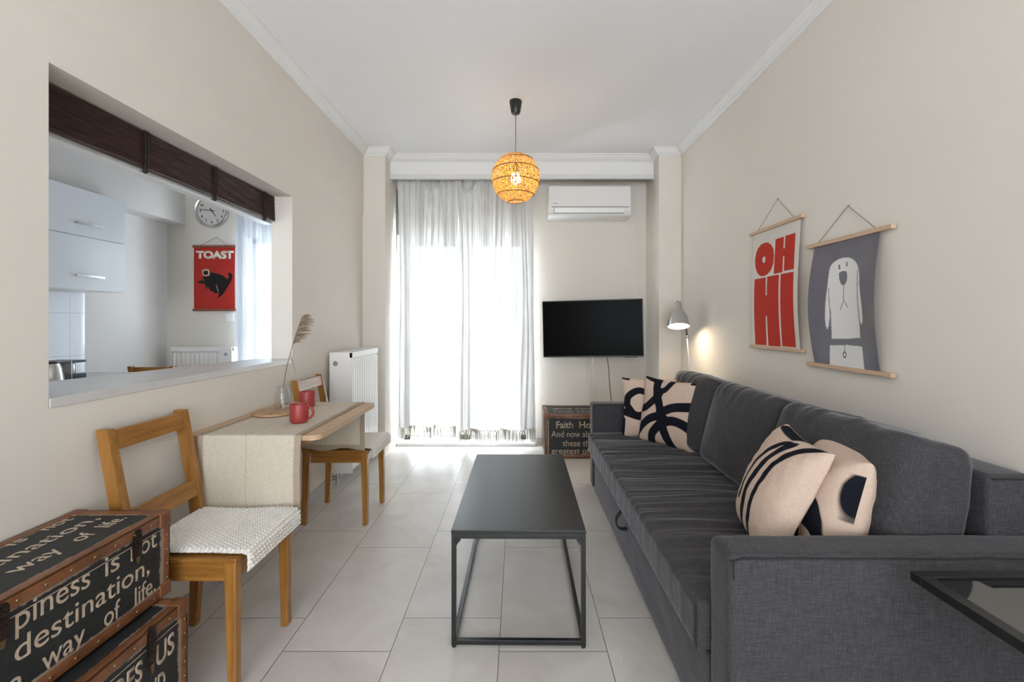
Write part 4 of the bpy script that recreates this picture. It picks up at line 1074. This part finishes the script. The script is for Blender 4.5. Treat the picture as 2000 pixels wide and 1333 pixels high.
for x in (CX0+.001, CX1-w-.001):
    rail('side_rail', x, x+w, CY0+w, CY1-w, .012, .030); rail('side_rail', x, x+w, CY0+w, CY1-w, CZ-.034, CZ-.017)
for s in (-1, 1):
    xx = s*(CX1-w-.001)
    bm = BM(); prism(bm, [(xx, CZ-.034), (xx-s*.018, CZ-.034), (xx-s*.016, CZ-.045), (xx-s*.008, CZ-.052), (xx, CZ-.064)], Matrix(((1, 0, 0, 0), (0, 0, 1, 0), (0, 1, 0, 0), (0, 0, 0, 1))), CY0+.006, CY0+.010)
    obj('corner_bracket', xf(bm, Mc), M['black'], ct)

# ------------------------------------------------------------------ sofa
sf = thing('sofa', 'long charcoal fabric three-seat sofa along the right wall', 'sofa', (1.03, 2.34, 0))
SX0, SX1 = .556, 1.50
Y0a, Y0b, Y1a, Y1b = 1.185, 1.315, 3.365, 3.495
def nz(p, s): return noise.noise(Vector(p)*s)
# arms
for (ya, yb) in ((Y0a, Y0b), (Y1a, Y1b)):
    hx, hy, hz = (SX1-SX0)/2, (yb-ya)/2, (.652-.02)/2
    bm = soft_box(hx, hy, hz, .022, (40, 4, 28), lambda q, n_: n_*(.0016*nz(q, 9)+.001*nz(q, 25)))
    bmesh.ops.translate(bm, verts=bm.verts, vec=((SX0+SX1)/2, (ya+yb)/2, .02+hz))
    a = obj('armrest', bm, M['sofa'], sf, smooth=True)
    z = .652-.006
    bm = tube(BM(), [(SX0+.004, ya-.001, z-.010), (SX0+.03, ya-.0005, z-.001)]+[(SX0+.1+(SX1-SX0-.1)*i/12, ya-.0002+.001*math.sin(i), z-.0015+.0012*math.sin(i*1.7)) for i in range(13)], .0024, 6)
    merge(bm, tube(BM(), [(SX0+.012, ya+.002, z-.012), (SX0+.010, ya+.000, z-.04), (SX0+.012, ya, z-.055)], .002, 6))
    obj('seam', bm, M['piping'], a, smooth=True)
    bm = BM()
    for x in (SX0+.06, SX1-.08): box(bm, x, x+.04, ya+.04, yb-.04, 0, .03)
    obj('foot', bm, M['dark_plastic'], a)
# base
hx, hy, hz = (SX1-.562)/2, (Y1a-Y0b)/2, .14
bm = soft_box(hx, hy, hz, .012, (8, 60, 14), lambda q, n_: n_*(.002*nz((q.x, q.y*.6, q.z), 14)+.0015*nz(q, 40)))
bmesh.ops.translate(bm, verts=bm.verts, vec=(.562+hx, (Y0b+Y1a)/2, .015+hz)); obj('base', bm, M['sofa'], sf, smooth=True)
bm = box(BM(), .5595, .566, Y1a-.055, Y1a-.012, .06, .22, .002); obj('side_gap', bm, M['piping'], sf)
# mattress seat
hx, hy, hz = (1.36-.520)/2, (Y1a-Y0b-.006)/2, (.448-.298)/2
def seatdisp(q, n_):
    o_ = n_*(.001*nz(q, 30))
    if n_.z > .3 or n_.x < -.3:
        w_ = q.y + .05*nz((q.x*1.5, q.y*2.0, 3), 1.6)
        x_ = (q.x+hx)/(2*hx)
        env = math.exp(-((x_-.42)/.42)**2) if n_.z > .3 else .45
        rg = 1-abs(nz((q.x*.55+1.3*q.y*.12, w_*9.5, 7), 1.0))*2.6
        rg = max(-.4, rg)
        rg2 = 1-abs(nz((q.x*.9+5, w_*21, 2), 1.0))*2.4
        endfade = min(1, (hy-abs(q.y))/.12)
        o_ += Vector((-.25 if n_.x < -.3 else 0, 0, 1 if n_.z > .3 else 0))*env*(.0100*rg+.0070*rg2)*max(.15, endfade)
        if n_.z > .3: o_.z += -.010*env+.006*math.sin(PI*x_)
    return o_
bm = soft_box(hx, hy, hz, .022, (46, 330, 6), seatdisp)
bmesh.ops.translate(bm, verts=bm.verts, vec=(.520+hx, (Y0b+Y1a)/2, .298+hz)); st = obj('seat_mattress', bm, M['sofa'], sf, smooth=True)
bm = tube(BM(), [(.522, Y0b+.006, .436), (.521, Y0b+.004, .37), (.522, Y0b+.006, .305)], .002, 6); obj('seam', bm, M['piping'], st)
# pull strap
bm = BM(); pts = []
yc_, zc_ = 2.30, .262
for i in range(13):
    a = math.radians(60+240*i/12)
    pts.append(Vector((.556-.030-.034*math.cos(a-PI*.0)*0-.018*math.sin(i/12*PI)*1.2+.024, yc_+.0, zc_)))
pts = [Vector((.558-.058*math.sin(PI*t), yc_-.012+.03*t, zc_+.058*math.cos(PI*t)-.015*math.sin(PI*t))) for t in [i/16 for i in range(17)]]
for a, b in zip(pts, pts[1:]):
    beam(bm, a, b+(b-a)*.1, .026, .006, side=Vector((0, 1, 0)))
obj('pull_strap', bm, M['piping'], sf)
# back frame
hx, hy, hz = (1.505-1.365)/2, (Y1a-Y0b+.02)/2, (.822-.30)/2
bm = soft_box(hx, hy, hz, .02, (3, 60, 12), lambda q, n_: n_*(.0016*nz(q, 10)))
bmesh.ops.translate(bm, verts=bm.verts, vec=(1.365+hx, (Y0b+Y1a)/2, .30+hz)); bf = obj('back_frame', bm, M['sofa'], sf, smooth=True)
bm = tube(BM(), [(1.372, Y0b-.0105, .812), (1.50, Y0b-.0105, .812)], .0022, 6); obj('seam', bm, M['piping'], bf)
# back cushions
def back_cushion(y0_, y1_, seed, lean, dz=0, bul=1.0):
    hx, hy, hz = .105, (y1_-y0_)/2+.006, .232
    def dp(q, n_):
        a, b, c = q.x/hx, q.y/hy, q.z/hz
        o_ = Vector((0, 0, 0))
        o_.x = (a)*(.042*bul*(1-b*b)*(1-c*c)) + .010*a*(1-b**4)
        o_.z = (.012*(1-b*b) if c > 0 else 0)*abs(c)
        if c > .5: o_.z += .016*max(0, abs(b)-.75)*(-1)
        # gathered top edge
        t_ = max(0, (c-.35))/.65
        o_ += n_*(.006*t_*max(-.6, 1-abs(nz((q.x*1.5+seed, q.y*13+q.z*3, q.z*3), 1))*3) + .004*nz((q.x+seed, q.y, q.z), 6)+.0014*nz((q.x+seed, q.y, q.z), 24))
        # corner pinches
        o_.x -= .030*a*max(0, (abs(b)-.72)/.28)**2*max(0, (c-.3)/.7)
        return o_
    bm = soft_box(hx, hy, hz, .045, (10, 54, 40), dp)
    Mx_ = Matrix.Translation((1.222, (y0_+y1_)/2, .665+dz)) @ Matrix.Rotation(math.radians(lean), 4, 'Y') @ Matrix.Rotation(math.radians((seed % 3-1)*1.0), 4, 'Z')
    return obj('back_cushion', xf(bm, Mx_), M['sofa'], sf, smooth=True)
back_cushion(1.325, 2.005, 2, 13, .005, 1.2)
back_cushion(2.01, 2.69, 6, 15, 0)
back_cushion(2.69, 3.36, 10, 13, 0)

# ------------------------------------------------------------------ printed cushions
def pillow(label, center, u, w, strokes, blobs=(), size=.45, th=.075, seed=0, n=96, thb=None, back_ink=True, holes=(), bend=.0):
    """u: direction of bottom edge; w: up direction. printed face towards u x w reversed (front = -n)"""
    h = size/2; u = Vector(u).normalized(); w = Vector(w); w = (w-u*w.dot(u)).normalized(); nrm = u.cross(w)
    bm = BM(); vals = []; G = {}
    uu = [math.sin(PI/2*(2*i/n-1)) for i in range(n+1)]
    pts2 = []
    for side in (1, -1):
        for i, a in enumerate(uu):
            for j, b in enumerate(uu):
                edge = i in (0, n) or j in (0, n)
                if edge and side == -1: G[(side, i, j)] = G[(1, i, j)]; continue
                A = a*h*(1-.075*(1-b*b)); B = b*h*(1-.075*(1-a*a))
                T = (th if side > 0 or thb is None else thb)*((1-a*a)*(1-b*b))**.34
                wr = .0045*noise.noise(Vector((a*2.2+seed, b*2.2, side)))+.0022*noise.noise(Vector((a*6+seed, b*6, side)))
                rad = math.sqrt(a*a+b*b)
                ed = max(abs(a), abs(b)); wr += .0035*math.sin((a*b*9+seed)*3+ (a-b)*9)*max(0, ed-.55)*(1-ed)*4
                Tt = (T+wr*min(1, T/.02))*side
                bend_ = bend*(A*A+B*B)
                P_ = u*A+w*B+nrm*(Tt+bend_)
                G[(side, i, j)] = bm.verts.new(P_); pts2.append((a, b, side))
    for side in (1, -1):
        for i in range(n):
            for j in range(n):
                q = [G[(side, i, j)], G[(side, i+1, j)], G[(side, i+1, j+1)], G[(side, i, j+1)]]
                bm.faces.new(q if side > 0 else q[::-1])
    o = obj('throw_pillow', bm, M['pillow'], smooth=True)
    P2 = np.array([(p[0], p[1]) for p in pts2]); sd_ = np.array([p[2] for p in pts2])
    d = np.full(len(P2), 1.0)
    for pts, wd in strokes: d = np.minimum(d, sd_stroke(P2, pts, wd))
    for poly in blobs: d = np.minimum(d, sd_poly(P2, [tuple(x) for x in spline(list(poly)+[poly[0]], 6)]))
    for poly in holes: d = np.maximum(d, -sd_poly(P2, [tuple(x) for x in spline(list(poly)+[poly[0]], 6)]))
    if not back_ink:
        db = np.full(len(P2), 1.0)
        d = np.where(sd_ > 0, d, db)
    attr(o, 'ink', d*h)
    o.location = center
    return tag(o, label, 'cushion', 'beige printed throw pillows')
# far pair (front of the pillow = side -1 => -nrm ; u x w must point away from the viewer)
strokesB = [([(-.42, 1.05), (-.33, .6), (-.12, .1), (-.02, -.3), (.16, -.7), (.34, -1.05)], .30),
            ([(-.20, .62), (.0, .75), (.14, 1.1)], .20), ([(-1.1, -.04), (-.75, .05), (-.45, .28), (-.2, .55)], .24),
            ([(-1.1, -.85), (-.85, -.55), (-.5, -.28), (-.1, -.12)], .26), ([(0, .02), (.4, .20), (1.1, .30)], .27),
            ([(-.1, -.42), (.3, -.22), (.7, -.25), (1.1, -.45)], .27), ([(-.42, -1.1), (-.35, -.72), (-.1, -.42), (.1, -.2)], .28),
            ([(-1.05, 1.05), (-.75, .98), (-.5, .95)], .16), ([(.75, .98), (1.05, .98)], .14), ([(-.98, -.6), (-.98, -1.05)], .12)]
pillow('beige pillow with crossing black bands, at the far end of the sofa', (1.015, 3.02, .655), (.27, -.40, 0), (.14, .10, .93), strokesB, size=.455, th=.078, seed=1, bend=.0)
strokesA = [([(-.9, .1), (-.82, .40), (-.45, .62), (-.1, .45), (-.02, .1), (-.2, -.15), (-.6, -.22), (-.9, .1)], .22), ([(-.95, -.15), (-.4, -.3), (.2, -.25), (.9, -.1)], .24),
            ([(-1.05, 1.02), (-.8, 1.0)], .14), ([(-1.02, -.4), (-1.0, -1.05)], .16)]
pillow('beige pillow with a black ring, half hidden by the far armrest of the sofa', (.965, 3.235, .645), (.42, -.10, 0), (.03, .10, .95), strokesA, size=.43, th=.065, seed=5)
# near pair
strokesC = [([(.88, 1.02), (.60, .78), (.40, .35), (.33, -.2), (.37, -.7), (.32, -1.1)], .14), ([(.38, .86), (.20, .60), (.06, .15), (-.02, -.3), (.04, -.7), (-.02, -1.1)], .15),
            ([(.38, .86), (.12, .80), (-.14, .42), (-.3, -.1), (-.35, -.5)], .12), ([(-.8, 1.0), (.15, .98)], .12)]
pillow('beige pillow with long looping black lines, left of the near pair', (.935, 1.60, .67), (-.09, -.36, 0), (.17, -.02, .38), strokesC, size=.42, th=.105, thb=.035, seed=9, back_ink=False)
strokesD = [([(-1.0, 1.02), (-.82, .86)], .22)]
blobD = [[(-.9, -.3), (-.2, .2), (.5, .34), (.84, .20), (.955, -.25), (.997, -1.15), (0, -1.25), (-1, -1.15)], [(.965, .62), (.98, .74), (1.0, .80), (1.12, .76), (1.1, .5), (1.003, .12), (.992, .2), (.968, .42)]]
holeD = [[(.60, -.22), (.80, -.26), (.915, -.46), (.94, -.72), (.8, -.78), (.60, -.76)]]
pillow('beige pillow with a large black blot, right of the near pair', (1.085, 1.525, .64), (-.215, -.43, 0), (.09, .0, .40), strokesD, blobD, size=.44, th=.14, thb=.065, back_ink=False, seed=13, holes=holeD)

# ------------------------------------------------------------------ trunks
def trunk(label, X0, X1, Y0, Y1, Z0, Z1, face, words, topwords=(), band=.032, latches=(), seamz=None, studs_edge=.0, full_studs=True, group='lettered storage trunks'):
    """face: 'X+' front looks to +X, '-Y' front looks to -Y"""
    t = thing('storage_trunk', label, 'trunk', ((X0+X1)/2, (Y0+Y1)/2, Z0), group)
    bm = box(BM(), X0+.004, X1-.004, Y0+.004, Y1-.004, Z0+.002, Z1-.003); obj('case', bm, M['canvas'], t)
    def panel(Mf, u0, u1, v0, v1, name):
        nu, nv = 60, 30
        bm = sheet(nu, nv, lambda a, b: Mf @ Vector((u0+(u1-u0)*a, v0+(v1-v0)*b, .0008)))
        o = obj(name, bm, M['canvas'], t)
        vals = [min(min(i/nu, 1-i/nu)*(u1-u0), min(j/nv, 1-j/nv)*(v1-v0)) for i in range(nu+1) for j in range(nv+1)]
        attr(o, 'edge', vals)
    if face == 'X+':
        Mf = frameM((X1-.004, 0, 0), (0, 1, 0), (0, 0, 1)); fu0, fu1 = Y0, Y1
        Mtop = frameM((0, 0, Z1-.003), (0, 1, 0), (-1, 0, 0)); Ms = frameM((0, Y1-.004, 0), (-1, 0, 0), (0, 0, 1)); su0, su1 = -X1, -X0; tu = (Y0, Y1, -X1, -X0)
    else:
        Mf = frameM((0, Y0+.004, 0), (1, 0, 0), (0, 0, 1)); fu0, fu1 = X0, X1
        Mtop = frameM((0, 0, Z1-.003), (1, 0, 0), (0, 1, 0)); Ms = frameM((X0+.004, 0, 0), (0, -1, 0), (0, 0, 1)); su0, su1 = -Y1, -Y0; tu = (X0, X1, Y0, Y1)
    b = band
    panel(Mf, fu0+b*.8, fu1-b*.8, Z0+b*.8, Z1-b*.8, 'front_panel'); panel(Mtop, tu[0]+b*.8, tu[1]-b*.8, tu[2]+b*.8, tu[3]-b*.8, 'top_panel'); panel(Ms, su0+b*.8, su1-b*.8, Z0+b*.8, Z1-b*.8, 'side_panel')
    # leather edge bindings: L-shaped strips on all twelve edges
    bm = BM(); k = .0045
    for z in (Z0, Z1):
        za, zb_ = (z, z+b) if z == Z0 else (z-b, z)
        for (ya, yb) in ((Y0, Y0+.006), (Y1-.006, Y1)): box(bm, X0, X1, ya, yb, za, zb_, .0018)
        for (xa, xb) in ((X0, X0+.006), (X1-.006, X1)): box(bm, xa, xb, Y0, Y1, za, zb_, .0018)
        zc = (z, z+.005) if z == Z0 else (z-.005, z)
        for (ya, yb) in ((Y0, Y0+b), (Y1-b, Y1)): box(bm, X0, X1, ya, yb, zc[0], zc[1], .0018)
        for (xa, xb) in ((X0, X0+b), (X1-b, X1)): box(bm, xa, xb, Y0, Y1, zc[0], zc[1], .0018)
    for (xa, xb) in ((X0, X0+b*.8), (X1-b*.8, X1)):
        for (ya, yb) in ((Y0, Y0+.006), (Y1-.006, Y1)): box(bm, xa, xb, ya, yb, Z0, Z1, .0018)
    for (ya, yb) in ((Y0, Y0+b*.8), (Y1-b*.8, Y1)):
        for (xa, xb) in ((X0, X0+.006), (X1-.006, X1)): box(bm, xa, xb, ya, yb, Z0, Z1, .0018)
    obj('binding', bm, M['leather'], t, smooth=30)
    # corner caps
    cs = b*1.35
    for x in (X0, X1):
        for y in (Y0, Y1):
            for z in (Z0, Z1):
                sx, sy, sz = (1 if x == X0 else -1), (1 if y == Y0 else -1), (1 if z == Z0 else -1)
                e_ = .0035; a0 = x-sx*e_*(0 if x == X0 and face == 'X+' else 1); b0 = y-sy*e_; c0 = z-sz*e_*0
                a1, b1, c1_ = x+sx*cs, y+sy*cs, z+sz*cs
                bm = box(BM(), min(a0, a1), max(a0, a1), min(b0, b1), max(b0, b1), min(c0, c1_)-(.0 if z == Z0 else 0), max(c0, c1_)+(.003 if z == Z1 else 0), .006, 3)
                obj('corner_cap', bm, M['leather'], t, smooth=40)
    # studs on the front bands
    stud = None
    def add_stud(u, v):
        nonlocal stud
        p = Mf @ Vector((u, v, .0042))
        if stud is None:
            bm = lathe(BM(), [(.0048, -.001), (.0045, .0012), (.0028, .0026), (0, .003)], n=12, M=Mf.to_3x3().to_4x4())
            stud = obj('stud', bm, M['rivet'], t, world=False, smooth=True); s_ = stud
        else: s_ = stud.copy(); COL.objects.link(s_)
        s_.parent = t; s_.location = p-t.location
    L = fu1-fu0; n_ = int((L-2*cs)/.062)
    for i in range(n_):
        u = fu1-cs-.03-(i)*.062
        add_stud(u, Z1-b*.55); add_stud(u+.01, Z0+b*.5)
    m_ = int((Z1-Z0-2*cs)/.045)
    for i in range(m_+1):
        v = Z0+cs+.012+i*.045
        if v < Z1-cs: add_stud(fu1-b*.35, v); add_stud(fu0+b*.35, v)
    # seam of the lid
    if seamz:
        bm = BM(); pa = Mf @ Vector((fu0+b, seamz, .0012)); pb = Mf @ Vector((fu1-b*.5, seamz, .0012)); tube(bm, [pa, pb], .0011, 5); obj('lid_seam', bm, M['ink'], t)
    for u in latches:
        hz_ = (seamz or (Z1-.05)); w_ = .014; s = (Z1-Z0)/.27
        bm = BM()
        prism(bm, [(u+w_*1.15*math.cos(a)*(1), hz_+(.030 if math.sin(a) > 0 else -.030)*s+w_*1.15*math.sin(a)) for a in [i*2*PI/20 for i in range(20)]], Mf, 0, .005)
        la = obj('latch', bm, M['latch'], t)
        bm = prism(BM(), [(u+w_*.72*math.cos(a), hz_+(.024 if math.sin(a) > 0 else -.016)*s+w_*.72*math.sin(a)) for a in [i*2*PI/20 for i in range(20)]], Mf, .005, .011); 
        for q in (-.012, .004, .018): merge(bm, prism(BM(), [(u-.006, hz_+q*s), (u+.006, hz_+q*s), (u+.006, hz_+(q+.008)*s), (u-.006, hz_+(q+.008)*s)], Mf, .011, .0135))
        obj('hasp', bm, M['latch'], la)
        bm = prism(BM(), [(u-.007, hz_-.036*s), (u+.007, hz_-.036*s), (u+.004, hz_-.052*s), (u, hz_-.056*s), (u-.004, hz_-.052*s)], Mf, .003, .008); obj('catch', bm, M['rivet'], la)
    for wd in words:
        body, a, c, base, xh = wd[:5]; kw = wd[5] if len(wd) > 5 else {}
        obj('painted_word', text_bm(body, a, c, base, xh, Mf @ Matrix.Translation((0, 0, .001)), depth=.0008, **kw), M['ink'], t)
    for wd in topwords:
        body, a, c, base, xh = wd[:5]; obj('painted_word', text_bm(body, a, c, base, xh, Mtop @ Matrix.Translation((0, 0, .001)), depth=.0008), M['ink'], t)
    return t
# upper near trunk
w1 = [('Hap', .80, .99, .568, .036), ('piness', 1.015, 1.192, .570, .036), ('is', 1.236, 1.280, .568, .036), ('not', 1.318, 1.412, .566, .036),
      ('a', .90, .93, .500, .0345), ('destination,', 1.014, 1.384, .498, .0345), ('a', 1.003, 1.031, .432, .034), ('way', 1.072, 1.178, .432, .034), ('of', 1.233, 1.282, .430, .034), ('life.', 1.332, 1.407, .429, .034)]
tw = [('Happiness', .70, 1.21, 1.375, .026), ('is', 1.265, 1.315, 1.375, .026), ('not', 1.375, 1.435, 1.375, .026), ('destination,', 1.03, 1.405, 1.305, .030), ('way', 1.13, 1.235, 1.232, .030), ('of', 1.287, 1.342, 1.232, .030), ('life.', 1.372, 1.428, 1.232, .030)]
tw = [('Happiness', .66, 1.19, 1.382, .026), ('is', 1.235, 1.275, 1.382, .026), ('not', 1.325, 1.405, 1.382, .026), ('destination,', 1.00, 1.405, 1.302, .030), ('way', 1.10, 1.215, 1.222, .030), ('of', 1.26, 1.31, 1.222, .030), ('life.', 1.345, 1.410, 1.222, .030)]
trunk('upper lettered black trunk with tan leather edges, reading happiness is not a destination', -1.438, -1.130, .72, 1.463, .3915, .657, 'X+', w1, tw, latches=(1.337, .985), seamz=.607)
w2 = [('RES', 1.185, 1.270, .263, None, dict(cap=.056, bold=.02)), ('US', 1.318, 1.388, .256, None, dict(cap=.062, bold=.02)), ('ND', 1.292, 1.352, .170, None, dict(cap=.058, bold=.02))]
trunk('larger lettered black trunk with tan leather edges under the first, on the floor at left', -1.438, -1.056, .62, 1.440, .002, .385, 'X+', w2, latches=(1.298,), seamz=.333)
w3 = [('Faith', .352, .507, .283, None, dict(cap=.062, bold=.015)), ('Hope', .565, .76, .283, None, dict(cap=.062, bold=.015)), ('And now abideth', .307, .80, .200, None, dict(cap=.056)), ('these three', .412, .76, .115, None, dict(cap=.056)), ('greatest of', .307, .66, .048, None, dict(cap=.050))]
trunk('lettered black trunk with brown edges reading Faith Hope, against the back wall below the television', .245, .98, 4.16, 4.60, .002, .412, '-Y', w3, [('Faith Hope', .34, .78, 4.27, .035), ('And now', .34, .75, 4.40, .035)], band=.036)

# ------------------------------------------------------------------ side table with a dark glass top
sd = thing('side_table', 'black-framed side table with a reflective dark glass top in the right corner', 'table', (1.2, .75, 0))
GX0, GX1, GY0, GY1, GZ = .957, 1.47, .50, 1.10, .661
bm = BM(); fw = .028
box(bm, GX0, GX1, GY1-fw, GY1, GZ-.022, GZ, .001); box(bm, GX0, GX1, GY0, GY0+fw, GZ-.022, GZ, .001); box(bm, GX0, GX0+fw, GY0+fw, GY1-fw, GZ-.022, GZ, .001); box(bm, GX1-fw, GX1, GY0+fw, GY1-fw, GZ-.022, GZ, .001)
obj('frame', bm, M['black'], sd)
bm = box(BM(), GX0+fw+.001, GX1-fw-.001, GY0+fw+.001, GY1-fw-.001, GZ-.010, GZ-.005); obj('glass_top', bm, M['darkglass'], sd)
for y in (GY0+.004, GY1-.024):
    bm = box(BM(), GX1-.024, GX1-.004, y, y+.02, .0, GZ-.022, .001); obj('leg', bm, M['black'], sd)
bm = BM(); box(bm, GX0+.06, GX1-.004, GY0+.004, GY0+.024, 0, .02, .001); box(bm, GX0+.06, GX1-.004, GY1-.024, GY1-.004, 0, .02, .001); box(bm, GX1-.024, GX1-.004, GY0+.02, GY1-.02, 0, .02, .001); obj('foot_rail', bm, M['black'], sd)
